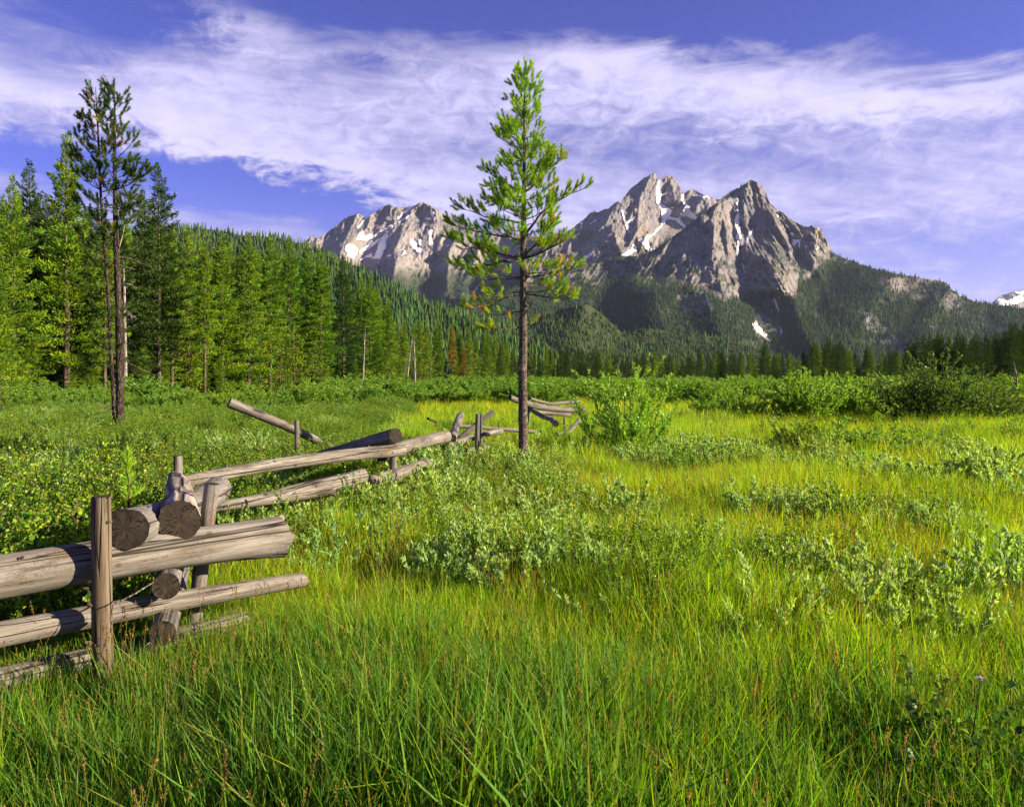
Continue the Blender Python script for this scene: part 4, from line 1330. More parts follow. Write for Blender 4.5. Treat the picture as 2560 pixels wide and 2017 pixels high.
# trees whose outlines one can follow against the sky, left to right: (kind, x, top y, depth, width, label)
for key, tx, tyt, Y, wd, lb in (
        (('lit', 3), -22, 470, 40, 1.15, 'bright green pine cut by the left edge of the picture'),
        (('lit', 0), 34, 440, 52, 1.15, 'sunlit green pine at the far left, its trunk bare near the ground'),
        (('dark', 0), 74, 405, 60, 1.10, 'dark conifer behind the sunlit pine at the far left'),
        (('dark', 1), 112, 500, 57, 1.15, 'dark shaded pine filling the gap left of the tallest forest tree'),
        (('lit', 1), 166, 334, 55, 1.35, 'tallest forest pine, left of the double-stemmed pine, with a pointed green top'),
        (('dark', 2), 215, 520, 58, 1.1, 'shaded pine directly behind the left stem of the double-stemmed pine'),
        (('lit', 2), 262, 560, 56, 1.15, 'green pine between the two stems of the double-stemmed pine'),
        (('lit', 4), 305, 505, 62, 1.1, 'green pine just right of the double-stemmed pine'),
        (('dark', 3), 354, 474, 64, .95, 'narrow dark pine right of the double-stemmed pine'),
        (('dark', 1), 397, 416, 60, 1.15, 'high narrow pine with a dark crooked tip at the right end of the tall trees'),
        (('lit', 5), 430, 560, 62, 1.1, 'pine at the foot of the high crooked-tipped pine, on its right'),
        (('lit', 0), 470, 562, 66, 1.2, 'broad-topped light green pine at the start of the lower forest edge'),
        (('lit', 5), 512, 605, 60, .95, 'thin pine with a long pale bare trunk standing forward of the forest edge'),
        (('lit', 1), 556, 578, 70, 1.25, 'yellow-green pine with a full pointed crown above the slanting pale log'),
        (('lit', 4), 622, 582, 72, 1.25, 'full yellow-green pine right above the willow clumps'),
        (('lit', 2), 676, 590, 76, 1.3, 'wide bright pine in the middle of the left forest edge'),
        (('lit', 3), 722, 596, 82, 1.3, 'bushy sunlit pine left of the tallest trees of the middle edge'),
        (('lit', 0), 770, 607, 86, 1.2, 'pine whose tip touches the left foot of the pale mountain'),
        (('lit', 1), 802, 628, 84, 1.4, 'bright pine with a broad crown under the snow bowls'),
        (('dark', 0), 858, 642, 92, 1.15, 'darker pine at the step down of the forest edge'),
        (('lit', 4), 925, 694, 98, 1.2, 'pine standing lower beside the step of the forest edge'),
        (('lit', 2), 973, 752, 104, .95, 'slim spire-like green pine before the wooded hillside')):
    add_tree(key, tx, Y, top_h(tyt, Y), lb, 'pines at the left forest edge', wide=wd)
add_tree(('red', 0), 1131, 135, top_h(812, 135), 'rust-red dead pine in the sunlit forest edge left of the lone pine', wide=.8)
add_tree(('red', 0), 1160, 128, top_h(858, 128), 'small rust-brown pine top beside the taller red dead pine', wide=1.0)
add_tree(('sparse', 0), 1040, 92, top_h(800, 92), 'leaning half-bare pine with pale branches at the forest edge', wide=1.1, rot=2.8)
add_tree(('young', 0), 700, 42, top_h(846, 42), 'yellow-green young pine standing before the willow clumps', name='young_pine', cat='young tree', wide=1.25)
add_tree(('young', 0), 3, 30, top_h(930, 30), 'bright young pine tip at the left edge above the brush', name='young_pine', cat='young tree', wide=1.3)
add_tree(('young', 0), 2505, 60, top_h(922, 60), 'small dark pine behind the big dark willow at the right', name='young_pine', cat='young tree', wide=1.2)

MARKS = ((-22, 'the pine cut by the left edge'), (34, 'the sunlit pine at the far left'), (110, 'the gap left of the tallest forest pine'), (166, 'the tallest forest pine'),
         (262, 'the double-stemmed pine'), (354, 'the narrow dark pine'), (397, 'the high crooked-tipped pine'), (470, 'the first broad-topped pine'), (512, 'the pale bare-trunked pine'),
         (556, 'the full pointed pine'), (622, 'the pine above the willow clumps'), (676, 'the wide bright middle pine'), (722, 'the bushy middle pine'), (770, 'the pine touching the pale mountain'),
         (802, 'the broad pine under the snow bowls'), (858, 'the darker pine at the forest step'), (925, 'the lower pine at the forest step'), (973, 'the slim spire-like pine'),
         (1040, 'the leaning half-bare pine'), (1131, 'the rust-red pine'), (1220, 'the end of the left forest'))


def by_mark(tx, marks):
    x, nm = min(marks, key=lambda q: abs(q[0] - tx))
    return ('left of ' if tx < x else 'right of ') + nm


g = np.random.default_rng(77)
edge_x = [-60, 120, 300, 470, 620, 760, 860, 940, 1000, 1100, 1200, 1270]
edge_top = [480, 490, 540, 585, 605, 620, 660, 705, 785, 800, 812, 835]
edge_Y = [46, 58, 62, 66, 74, 84, 92, 98, 112, 128, 146, 160]
for i in range(100):
    tx = -50 + i * 1320 / 100 + g.uniform(-10, 10)
    back = g.random()
    Y = np.interp(tx, edge_x, edge_Y) * (1.03 + .30 * back)
    top = np.interp(tx, edge_x, edge_top) + g.uniform(0, 120) * (.35 + .65 * (1 - back))
    if tx > 990: top = np.interp(tx, edge_x, edge_top) + abs(g.normal()) * 14
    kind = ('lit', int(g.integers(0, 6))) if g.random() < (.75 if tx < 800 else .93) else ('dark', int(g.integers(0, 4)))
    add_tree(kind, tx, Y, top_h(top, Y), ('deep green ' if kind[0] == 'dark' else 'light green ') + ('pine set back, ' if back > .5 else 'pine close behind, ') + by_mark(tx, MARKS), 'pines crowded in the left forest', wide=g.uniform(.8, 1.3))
for i in range(26):
    tx = -20 + i * 1250 / 26 + g.uniform(-14, 14)
    Y = np.interp(tx, edge_x, edge_Y) * g.uniform(.93, 1.02)
    add_tree(('young', 0) if g.random() < .5 else ('lit', (0, 3, 4)[int(g.integers(0, 3))]), tx, Y, g.uniform(3.0, 8.0), 'low young pine, ' + by_mark(tx, MARKS), 'young pines under the left forest', 'young_pine', wide=g.uniform(1.1, 1.6), cat='young tree')
# bare pale trunks
for tx, ty0, ty1, Y, lean in ((912, 820, 985, 60, -6), (1028, 840, 985, 64, -14), (1036, 850, 985, 66, 2), (2537, 900, 1010, 46, 12), (310, 640, 975, 50, 4), (1545, 905, 962, 160, 3)):
    o = thing('dead_tree', (TP(tx + lean, 945, Y).x, Y, 0), {912: 'thin bare grey trunk at the forest edge under the snow bowls', 1028: 'leaning pale bare trunk at the forest edge',
                                                          1036: 'upright bare trunk beside the leaning pale one', 2537: 'bleached dead stick tree at the right edge before the dark pines',
                                                          310: 'pale broken snag behind the double-stemmed pine', 1545: 'pale dead spar in the distant tree line right of the lone pine'}[tx], 'dead tree')
    org = o.location
    zt = top_h(ty0, Y)
    pts = [Vector((0, 0, 0)), Vector((-lean * .4 / FOC * Y, 0, zt * .4)), Vector((-lean * .8 / FOC * Y, 0, zt * .75)), Vector((-lean * 1.3 / FOC * Y, 0, zt))]
    tube_obj('trunk', pts, [.013 * zt + .02, .011 * zt + .015, .008 * zt + .01, .01], M_SNAG, o, 8)
    for k in range(9):
        f = g.uniform(.25, .95); p = pts[1].lerp(pts[3], f)
        curly_twig(g, o, Vector((0, 0, 0)), p, (g.uniform(-1, 1), g.uniform(-1, 1), g.uniform(-.2, .7)), g.uniform(.04, .12) * zt, .012 + .002 * zt, M_SNAG, 'branch', .5)

# distant tree line across the valley and the dark stand on the right
tops_x = [1240, 1330, 1400, 1470, 1520, 1570, 1640, 1700, 1760, 1820, 1880, 1910, 1950, 2000, 2050, 2080, 2130, 2170, 2220, 2260]
tops_y = [866, 872, 868, 868, 872, 880, 872, 876, 868, 872, 880, 856, 880, 872, 842, 846, 872, 866, 878, 868]
for i in range(92):
    tx = 1236 + i * 1040 / 92 + g.uniform(-6, 6)
    Y = g.uniform(185, 250)
    top = np.interp(tx, tops_x, tops_y) + abs(g.normal()) * 13 - 2
    kd = ('dark', int(g.integers(0, 4))) if g.random() < .6 else ('lit', int(g.integers(0, 6)))
    zone = ('just left of the lone pine', 'between the lone pine and the airy willow', 'behind the tall airy willow', 'left of the tall conifer below the snow patch', 'around the tall conifer below the snow patch',
            'around the pair-topped conifer', 'left of the dark right stand')[int(np.searchsorted((1308, 1440, 1680, 1860, 1990, 2140), tx))]
    add_tree(kd, tx, Y, top_h(top, Y), ('dark ' if kd[0] == 'dark' else 'lighter ') + ('taller' if top < 876 else 'shorter') + ' tree-line conifer ' + zone,
             'conifers of the distant tree line', 'conifer', wide=g.uniform(1.1, 1.5))
for tx, tyt, Y, wd, lb in ((1912, 852, 170, 1.3, 'taller dark conifer sticking out of the distant tree line below the snow patch'),
                           (2068, 842, 165, 1.35, 'pair-topped dark conifer in the tree line left of the dark right stand'),
                           (2100, 850, 168, 1.3, 'dark conifer beside the pair-topped one in the tree line'),
                           (2168, 866, 160, 1.4, 'broad dark conifer left of the dark right stand'),
                           (1420, 862, 175, 1.2, 'dark pointed conifer in the tree line behind the tall airy willow')):
    add_tree(('dark', int(g.integers(0, 4))), tx, Y, top_h(tyt, Y), lb, None, 'conifer', wide=wd)
sx_ = [2255, 2300, 2345, 2370, 2400, 2430, 2465, 2500, 2530, 2560, 2640]
sy_ = [862, 830, 822, 834, 826, 834, 820, 836, 806, 802, 790]
for i in range(34):
    tx = 2262 + i * 400 / 34 + g.uniform(-6, 6)
    Y = g.uniform(112, 150) - (tx - 2262) * .06
    top = np.interp(tx, sx_, sy_) + abs(g.normal()) * 11 - 3
    add_tree(('dark', int(g.integers(0, 4))), tx, Y, top_h(top, Y), ('taller' if top < 826 else 'shorter') + ' shaded conifer of the right stand, ' + ('at its left end' if tx < 2340 else 'behind the big dark willow' if tx < 2440 else 'behind the bleached stick tree' if tx < 2560 else 'cut by the right edge'), 'dark conifers of the right stand', 'conifer', wide=g.uniform(1.15, 1.5))

# ------------------------------------------------------------------ shrubs


def leaf_quads(P, D, L, W, g, fold=.12):
    """pointed oval leaves: base, two sides, tip"""
    s = nrm(np.cross(D, g.normal(size=D.shape)))
    n_ = np.cross(D, s)
    L, W = L[:, None], W[:, None]
    md = P + D * L * .48
    V = np.stack([P, md + s * W * .5 + n_ * W * fold, P + D * L + n_ * L * .06, md - s * W * .5 + n_ * W * fold], 1).reshape(-1, 3)
    return V, np.arange(len(V)).reshape(-1, 4)


def round_leaves(P, D, L, W, g):
    s = nrm(np.cross(D, g.normal(size=D.shape)))
    n_ = np.cross(D, s)
    L, W = L[:, None], W[:, None]
    pts = [P, P + D * L * .25 + s * W * .42, P + D * L * .65 + s * W * .46, P + D * L, P + D * L * .65 - s * W * .46, P + D * L * .25 - s * W * .42]
    V = np.stack(pts, 1)
    V[:, [1, 2]] += (n_ * W * .12)[:, None]; V[:, [4, 5]] += (n_ * W * .12)[:, None]
    V = V.reshape(-1, 3)
    i = np.arange(len(P))[:, None] * 6
    Q = np.concatenate([i + np.array([[0, 1, 2, 3]]), i + np.array([[0, 3, 4, 5]])], 0)
    return V, Q


def shrub(seed, H, Wd, stems, leaves, ll, lw, pal, shape='willow', start=.35, wood_r=.006, twigs=3, bare=.0, rnd=False, upright=.5):
    g = np.random.default_rng(seed)
    st, lf = Geo(), Geo()
    P, D, CC = [], [], []
    for k in range(stems):
        ph = k * 2.39996 + g.uniform(-.6, .6)
        r = Wd * .5 * math.sqrt(g.random())
        h = H * g.uniform(.62, 1.05) * (1 - .38 * (r / (Wd * .5)) ** 2)
        b0 = np.array([math.cos(ph) * r * .35, math.sin(ph) * r * .35, -.04])
        e = np.array([math.cos(ph) * r * 1.05, math.sin(ph) * r * 1.05, h])
        c0 = b0 + (0, 0, h * .35) + (e - b0) * np.array([.15, .15, 0]); c1 = e - np.array([math.cos(ph) * r * .25, math.sin(ph) * r * .25, h * .35])
        C = bezier(b0, c0, c1, e, 8) + g.normal(size=(8, 3)) * H * .012
        st.add(*tube_arrays(C, np.linspace(wood_r, wood_r * .3, 8), 4))
        segs = [(C, 1.0)]
        for j in range(twigs):
            t = g.uniform(.25, .9); i = int(t * 7); p = C[min(i, 6)]
            dv = nrm(np.array([math.cos(ph + g.uniform(-1.5, 1.5)), math.sin(ph + g.uniform(-1.5, 1.5)), g.uniform(.5, 1.7)]))
            l2 = h * g.uniform(.15, .34)
            C2 = np.stack([p + dv * l2 * f + np.array([0, 0, .12 * l2 * f * f]) for f in np.linspace(0, 1, 5)])
            st.add(*tube_arrays(C2, np.linspace(wood_r * .55, wood_r * .2, 5), 3))
            segs.append((C2, .6))
        for Cs, wgt in segs:
            if g.random() < bare: continue
            m = max(3, int(leaves / stems / (1 + twigs * .6) * wgt * g.uniform(.7, 1.3)))
            s0 = start if wgt == 1.0 else .15
            t = s0 + (1 - s0) * g.random(m) ** .8
            i = np.minimum((t * (len(Cs) - 1)).astype(int), len(Cs) - 2); f = (t * (len(Cs) - 1) - i)[:, None]
            p = Cs[i] * (1 - f) + Cs[i + 1] * f
            tg = nrm(Cs[i + 1] - Cs[i])
            d = nrm(tg * upright * 1.6 + nrm(g.normal(size=(m, 3))) * .85 + np.array([0, 0, .25]))
            P.append(p + d * .004); D.append(d)
            CC.append(pal[g.integers(0, len(pal), m)] * g.uniform(.72, 1.3, (m, 1)))
    P, D, CC = np.concatenate(P), np.concatenate(D), np.concatenate(CC)
    n = len(P)
    L = ll * g.uniform(.6, 1.25, n); W = lw * g.uniform(.7, 1.2, n)
    V, Q = (round_leaves(P, D, L, W, g) if rnd else leaf_quads(P, D, L, W, g))
    lf.add(V, Q, None, np.repeat(CC, 6 if rnd else 4, 0))
    return st, lf


SIL = np.array([(.30, .45, .12), (.35, .48, .17), (.25, .42, .07), (.42, .51, .26)])
WIL = np.array([(.185, .34, .04), (.15, .30, .04), (.235, .38, .04), (.12, .25, .035)])
WDK = np.array([(.07, .135, .03), (.055, .11, .028), (.095, .165, .03)])  # darker willow green; its shade side is put into the leaf colour
BIR = np.array([(.15, .31, .022), (.115, .26, .022), (.22, .37, .022), (.36, .44, .03), (.26, .38, .025), (.07, .18, .02), (.05, .13, .02)])
BDK = np.array([(.05, .12, .02), (.065, .15, .02), (.04, .10, .02), (.12, .20, .025)])
SP = {}


def sproto(key, lmat, smat, **kw):
    a, c = shrub(**kw)
    SP[key] = (a.mesh('stems', smat, True), c.mesh('leaves', lmat), kw['H'])


for i in range(4):
    sproto(('silver', i), M_SILVER, M_STEM, seed=200 + i, H=.5, Wd=.62, stems=15 + i, leaves=3000, ll=.033, lw=.0115, pal=SIL, start=.3, wood_r=.004, twigs=2, upright=.75)
for i in range(4):
    sproto(('birch', i), M_LEAF, M_TWIG, seed=220 + i, H=.8, Wd=.85, stems=15, leaves=3000, ll=.0175, lw=.0155, pal=BIR, start=.25, wood_r=.005, twigs=4, rnd=True, upright=.3)
for i in range(4):
    sproto(('round', i), M_LEAF, M_TWIG, seed=240 + i, H=1.3, Wd=2.0, stems=46, leaves=9000, ll=.085, lw=.030, pal=WIL, start=.30, wood_r=.008, twigs=4, upright=.5)
for i in range(2):
    sproto(('dark', i), M_LEAF, M_TWIG, seed=260 + i, H=2.0, Wd=2.7, stems=70, leaves=14000, ll=.080, lw=.026, pal=WDK, start=.22, wood_r=.011, twigs=5, upright=.55)
sproto(('tall', 0), M_LEAF, M_TWIG, seed=270, H=1.8, Wd=1.7, stems=22, leaves=8500, ll=.066, lw=.017, pal=WIL * 1.25, start=.25, wood_r=.009, twigs=6, upright=.65)
for i in range(2):
    sproto(('feather', i), M_LEAF, M_TWIG, seed=280 + i, H=.75, Wd=1.3, stems=34, leaves=6000, ll=.050, lw=.014, pal=WIL * .95, start=.22, wood_r=.005, twigs=4, upright=.6)
sproto(('yshoot', 0), M_LEAF, M_STEM, seed=290, H=.9, Wd=.8, stems=13, leaves=3200, ll=.05, lw=.018, pal=np.array([(.17, .25, .03), (.22, .28, .035), (.13, .21, .03)]), start=.2, wood_r=.005, twigs=4, upright=.6)
sproto(('sapling', 0), M_LEAF, M_TWIG, seed=300, H=.72, Wd=.85, stems=12, leaves=330, ll=.042, lw=.036, pal=BDK, start=.2, wood_r=.004, twigs=4, rnd=True, upright=.3)
sproto(('twiggy', 0), M_LEAF, M_TWIG, seed=310, H=.75, Wd=.7, stems=22, leaves=260, ll=.022, lw=.018, pal=BIR, start=.4, wood_r=.005, twigs=6, rnd=True, bare=.3)


def add_shrub(key, tx, ty, h, label, group=None, name='willow_shrub', wide=1.0, cat='shrub', pos=None):
    """shrub whose foot stands where the photo shows the meadow at (tx, ty)"""
    sm, lm, H = SP[key]
    p = Vector(pos) if pos is not None else GP(tx, ty)
    p.z = float(ground_z(p.x, p.y))
    o = thing(name, p, label, cat, group)
    s = h / H
    o.scale = (s * wide, s * wide, s)
    o.rotation_euler = (0, 0, rng.uniform(0, 6.28))
    link('stems', sm, o); link('leaves', lm, o)
    return o


add_shrub(('tall', 0), 1560, 1172, 2.15, 'tall airy willow with visible dark stems just right of the lone pine', wide=1.0)
add_shrub(('dark', 0), 2330, 1085, 2.35, 'big dark rounded willow before the dark conifer stand', wide=1.25)
add_shrub(('dark', 1), 2445, 1076, 2.0, 'dark willow joined to the right side of the big dark one', wide=1.0)
add_shrub(('round', 0), 2010, 1068, 1.95, 'broad grey-green willow at mid distance, left of the big dark willow', wide=.95)
add_shrub(('round', 1), 2125, 1064, 1.8, 'grey-green willow between the broad one and the big dark willow', wide=.9)
add_shrub(('round', 2), 1850, 1068, 1.3, 'low feathery willow left of the broad grey-green one', wide=1.0)
add_shrub(('round', 3), 1780, 1056, 1.2, 'low light willow farthest left of the right-hand willow row', wide=1.0)
add_shrub(('dark', 0), 2540, 1068, 1.0, 'low dark willow at the right edge below the bleached stick tree', wide=1.0)
add_shrub(('yshoot', 0), 1985, 1168, 1.05, 'yellow-green upright shrub standing alone in the right-hand meadow', wide=.95)
for tx, ty, h, wd, lb in ((2085, 1165, .85, 1.2, 'feathery green bush right of the yellow-green upright shrub'), (2160, 1172, .9, 1.2, 'fullest feathery bush in the right-hand meadow'),
                          (2230, 1168, .75, 1.3, 'feathery bush with bare twigs on its right side'), (2310, 1160, .7, 1.3, 'low grey feathery bush below the big dark willow'),
                          (2400, 1150, .6, 1.3, 'low feathery bush at the right, below the joined dark willow')):
    add_shrub(('feather', int(rng.integers(0, 2))), tx, ty, h, lb, 'feathery bushes of the right meadow', wide=wd)
for tx, ty, h, wd, lb in ((745, 1030, 1.55, 1.0, 'rounded bright willow clump behind the raised end of the slanting log'), (640, 1022, 1.3, 1.1, 'willow clump left of the yellow-green young pine'),
                          (835, 1026, 1.3, 1.2, 'grey-green willow clump right of the rounded bright one'), (930, 1016, 1.25, 1.1, 'willow clump before the bare pale trunks'),
                          (1030, 1008, 1.35, 1.1, 'willow clump at the feet of the leaning half-bare pine'), (1120, 1006, 1.2, 1.15, 'bright willow clump left of the dark round willow'),
                          (1180, 1018, 1.35, 1.1, 'dark round willow just left of the lone pine'), (1245, 1006, 1.1, 1.0, 'low willow clump touching the trunk of the lone pine'),
                          (560, 1030, 1.15, 1.2, 'low willow clump under the thin pale-trunked pine'), (470, 1034, 1.2, 1.2, 'shaded willow clump at the feet of the high narrow pine'),
                          (380, 1032, 1.15, 1.2, 'willow clump right of the foot of the double-stemmed pine'), (230, 1030, 1.2, 1.2, 'willow clump left of the foot of the double-stemmed pine'),
                          (110, 1026, 1.2, 1.3, 'willow clump under the sunlit pine at the far left'), (30, 1030, 1.2, 1.2, 'willow clump at the left edge under the bright young pine')):
    add_shrub(('round', int(rng.integers(0, 4))), tx, ty, h, lb, 'willow clumps along the left forest', wide=wd)
for i in range(46):
    tx = 1260 + i * 1330 / 46 + rng.uniform(-14, 14)
    ty = rng.choice([978, 984, 992, 1002, 1014], p=[.25, .25, .2, .18, .12]) + rng.uniform(-3, 3)
    add_shrub(('round', int(rng.integers(0, 4))), tx, ty, (.8 + 1.15 * rng.random() ** 1.6) * (1.1 if ty < 990 else 1), ('nearer' if ty > 988 else 'farther') + ' low light green willow ' + ('just right of the lone pine' if tx < 1440 else 'behind the tall airy willow' if tx < 1690 else 'left of the right-hand willow row' if tx < 1860 else 'behind the broad grey-green willow' if tx < 2200 else 'around the big dark willow' if tx < 2470 else 'at the right edge'), 'low willows of the far meadow', wide=rng.uniform(1.0, 1.6))

SL = ((1290, 1192, .50, 'silvery willow tuft at the very foot of the lone pine'), (1352, 1188, .58, 'silvery willow right of the foot of the lone pine'),
      (1240, 1182, .45, 'silvery willow left of the foot of the lone pine'), (1180, 1206, .55, 'silvery willow below the collapsed fence corner'),
      (1108, 1240, .62, 'pale silvery willow hiding the end of the fence rail'), (1052, 1268, .58, 'pale willow in front of the fence rail end, left of the tallest silvery one'),
      (1000, 1300, .48, 'low silvery willow under the middle fence post'), (935, 1318, .42, 'low silvery willow beneath the thick lower rail'),
      (1130, 1310, .42, 'yellow-green silvery willow in the grass below the fence rail end'), (868, 1345, .36, 'small silvery willow in the grass right of the nearest corner'),
      (1180, 1500, .36, 'silvery willow in the left part of the central meadow patch'), (1240, 1526, .36, 'silvery willow low in the central meadow patch'),
      (1302, 1548, .36, 'lowest silvery willow of the central meadow patch'), (1352, 1505, .38, 'silvery willow at the right of the central meadow patch'),
      (1402, 1470, .36, 'silvery willow at the right rim of the central meadow patch'), (1335, 1425, .36, 'silvery willow in the upper part of the central meadow patch'),
      (1222, 1432, .36, 'silvery willow in the middle of the central meadow patch'), (1455, 1530, .32, 'small silvery willow right of the central meadow patch'),
      (1552, 1340, .42, 'bright silvery willow standing out of the grass below the tall airy willow'), (1615, 1345, .34, 'thin silvery willow right of the bright one in the grass'),
      (1590, 1395, .28, 'small silvery willow under the bright one in the grass'), (1700, 1420, .26, 'sparse silvery shoots in the open right meadow'),
      (1955, 1330, .34, 'small lone silvery willow in the yellow grass'), (1925, 1470, .28, 'silvery shoots in the right foreground grass'), (1985, 1490, .28, 'silvery shoots beside the others in the right foreground grass'),
      (1790, 1196, .55, 'silvery willow under the dry yellow grass strip'), (1842, 1190, .55, 'white-tipped willow right of the one under the yellow grass strip'),
      (1890, 1200, .55, 'white-tipped willow left of the yellow-green upright shrub'), (1740, 1185, .50, 'silvery willow right of the tall airy willow'),
      (1672, 1178, .55, 'silvery willow at the right foot of the tall airy willow'), (1610, 1200, .50, 'silvery willow before the tall airy willow'),
      (2130, 1240, .50, 'silvery willow under the fullest feathery bush'), (2185, 1258, .50, 'white-tipped willow in the right meadow belt, by the yellow flowers'),
      (2245, 1266, .50, 'white-tipped willow in the middle of the right meadow belt'), (2305, 1262, .48, 'white-tipped willow right of the middle of the meadow belt'),
      (2435, 1252, .60, 'bright white-tipped willow near the right edge'), (2490, 1262, .60, 'white-tipped willow second from the right edge'), (2540, 1255, .60, 'white-tipped willow cut by the right edge'),
      (2475, 1200, .55, 'silvery willow behind the white-tipped ones at the right edge'), (2535, 1310, .50, 'lower white-tipped willow at the right edge'),
      (2410, 1215, .5, 'silvery willow left of those crowding the right edge'), (2060, 1215, .45, 'silvery willow below the yellow-green upright shrub'),
      (2520, 1560, .42, 'shaded silvery willow at the right edge above the birch sapling'), (2560, 1540, .42, 'shaded willow tuft cut by the right edge'),
      (2270, 1560, .30, 'few pale leaves sticking from the shaded right foreground'), (800, 1470, .32, 'low green willow right of the lower rail end'), (842, 1500, .30, 'low green willow in the grass beyond the lower rail end'),
      (690, 1265, .40, 'silvery willow behind the thick lower rail'), (640, 1180, .5, 'silvery willow tuft in the brush above the long rail'), (560, 1175, .5, 'silvery willow tuft left of the one above the long rail'))
for tx, ty, h, lb in SL:
    add_shrub(('silver', int(rng.integers(0, 4))), tx, ty, h * (1.62 if ty > 1300 else 1.35), lb, 'silvery dwarf willows of the meadow', wide=rng.uniform(.95, 1.25))
for tx, ty, h, wd, lb in ((1000, 1478, .36, 1.2, 'dark-leaved birch bush left in the central meadow patch'), (1058, 1452, .38, 1.2, 'birch bush with yellow-green top leaves in the central meadow patch'),
                          (1100, 1420, .36, 1.2, 'birch bush at the upper side of the central meadow patch'), (2050, 1230, .5, 1.2, 'bright-leaved birch bush below the feathery bushes'),
                          (2120, 1215, .5, 1.2, 'birch bush among the feathery bushes'), (2490, 1180, .6, 1.2, 'birch bush with yellow leaf tips at the right edge'),
                          (955, 1240, .62, .9, 'birch bush growing through the rails at the middle post'), (900, 1250, .5, .9, 'small birch bush before the long rail'),
                          (1000, 1240, .55, .8, 'reddish twiggy bush at the middle fence post')):
    add_shrub(('twiggy', 0) if 'twiggy' in lb else ('birch', int(rng.integers(0, 4))), tx, ty, h, lb, None, 'birch_bush', wd)
add_shrub(('sapling', 0), 2405, 2040, .62, 'shaded birch sapling with round leaves in the lower right corner', None, 'birch_bush', 1.0)
add_shrub(('sapling', 0), 2480, 2130, .50, 'second shaded round-leaved birch sapling, cut by the right edge', None, 'birch_bush', 1.0)
# the birch thicket behind the nearest fence corner
g = np.random.default_rng(9)
for i, (X, Y) in enumerate(((-2.75, 3.9), (-3.1, 4.3), (-2.45, 4.3), (-3.5, 4.6), (-2.8, 4.75), (-3.3, 5.0), (-2.6, 5.2), (-3.9, 5.3), (-3.0, 5.5), (-3.6, 5.8), (-4.4, 5.9), (-3.2, 6.2), (-4.0, 6.5), (-4.7, 6.8),
                          (-3.5, 7.0), (-4.2, 7.4), (-5.0, 7.7), (-3.6, 8.0), (-4.6, 8.4), (-5.5, 8.6), (-3.2, 8.3), (-4.0, 9.1), (-5.1, 9.5), (-3.0, 9.6), (-4.5, 10.2), (-3.4, 10.6), (-5.9, 10.6), (-2.6, 11.2), (-4.0, 11.6), (-5.2, 11.9))):
    add_shrub(('birch', i % 4), 0, 0, g.uniform(.9, 1.2) if Y < 8 else g.uniform(.62, .85), ('nearest the fence rails, ' if Y < 5.1 else 'in the middle of the thicket, ' if Y < 7.5 else 'at the back of the thicket, ') + ('farther left' if X / Y < -.58 else 'toward the corner post') + ': round-leaved birch bush', 'birch bushes of the thicket', 'birch_bush', 1.1,
              pos=(X + g.uniform(-.12, .12), Y, 0))
# pine seedling in the thicket
sd = thing('pine_seedling', (-2.40, 4.80, .12), 'single pine seedling with bright long needles inside the birch thicket', 'young tree')
tube_obj('stem', [Vector((0, 0, 0)), Vector((.01, 0, .5)), Vector((0, 0, .95))], [.012, .009, .004], M_TWIG, sd, 6)
Pz = np.array([(0, 0, z) for z in (.62, .7, .78, .86, .9)] + [(0.02, 0, .6), (-.02, 0, .62), (0, .02, .7)])
Dz = nrm(np.array([(0, 0, 1.)] * 5 + [(.8, 0, .6), (-.8, .1, .6), (.2, .8, .6)]))
V, T, cc = brushes(g, Pz, Dz, np.full(8, .12), 60, .075, .004, GREENS[[2, 0, 2, 0, 2, 0, 2, 0]])
ge = Geo(); ge.add(V, None, T, cc); link('needles', ge.mesh('needles', M_NEEDLE), sd)

# ------------------------------------------------------------------ grass and undergrowth (countless: one object each)


def blades(seed, n, rad, h, wd, pal, lean=.5, tips=None, tipw=0.):
    g = np.random.default_rng(seed)
    ph = g.uniform(0, 6.28, n); r = rad * np.sqrt(g.random(n))
    b0 = np.stack([np.cos(ph) * r, np.sin(ph) * r, np.full(n, -.03)], -1)
    H = h * g.uniform(.45, 1.12, n)
    az_ = g.uniform(0, 6.28, n)
    ld = np.stack([np.cos(az_), np.sin(az_), az_ * 0], -1)
    ln = (lean * g.random(n) ** 1.3 * H)[:, None]
    crv = np.where(g.random(n) < .12, 2.2, 1.0)[:, None]
    sd_ = np.stack([-np.sin(az_ + g.uniform(-1, 1, n)), np.cos(az_ + g.uniform(-1, 1, n)), az_ * 0], -1)
    W = (wd * g.uniform(.6, 1.3, n))[:, None]
    rows = []
    ts = (0, .33, .68, 1.0)
    for t in ts:
        c = b0 + np.array([0, 0, 1.]) * (H[:, None] * (t - .16 * (crv - 1) * t ** 3)) + ld * ln * crv * t ** 2.1
        wv = W * (1 - .25 * t if t < 1 else 0)
        if t < 1:
            rows += [c - sd_ * wv * .5, c + sd_ * wv * .5]
        else:
            rows += [c]
    V = np.stack(rows, 1)
    i = np.arange(n)[:, None] * 7
    Q = np.concatenate([i + np.array([[0, 1, 3, 2]]), i + np.array([[2, 3, 5, 4]])], 0)
    T = i + np.array([[4, 5, 6]])
    c = pal[g.integers(0, len(pal), n)] * g.uniform(.7, 1.3, (n, 1))
    C = np.repeat(c[:, None, :], 7, 1)
    C[:, :2] *= .75                                     # blade colour is darker at the base
    if tips is not None:
        k = g.random(n) < tipw
        C[k, 6] = tips; C[k, 4:6] = C[k, 4:6] * .5 + np.array(tips) * .5
    geo = Geo(); geo.add(V.reshape(-1, 3), Q, T, C.reshape(-1, 3))
    return geo


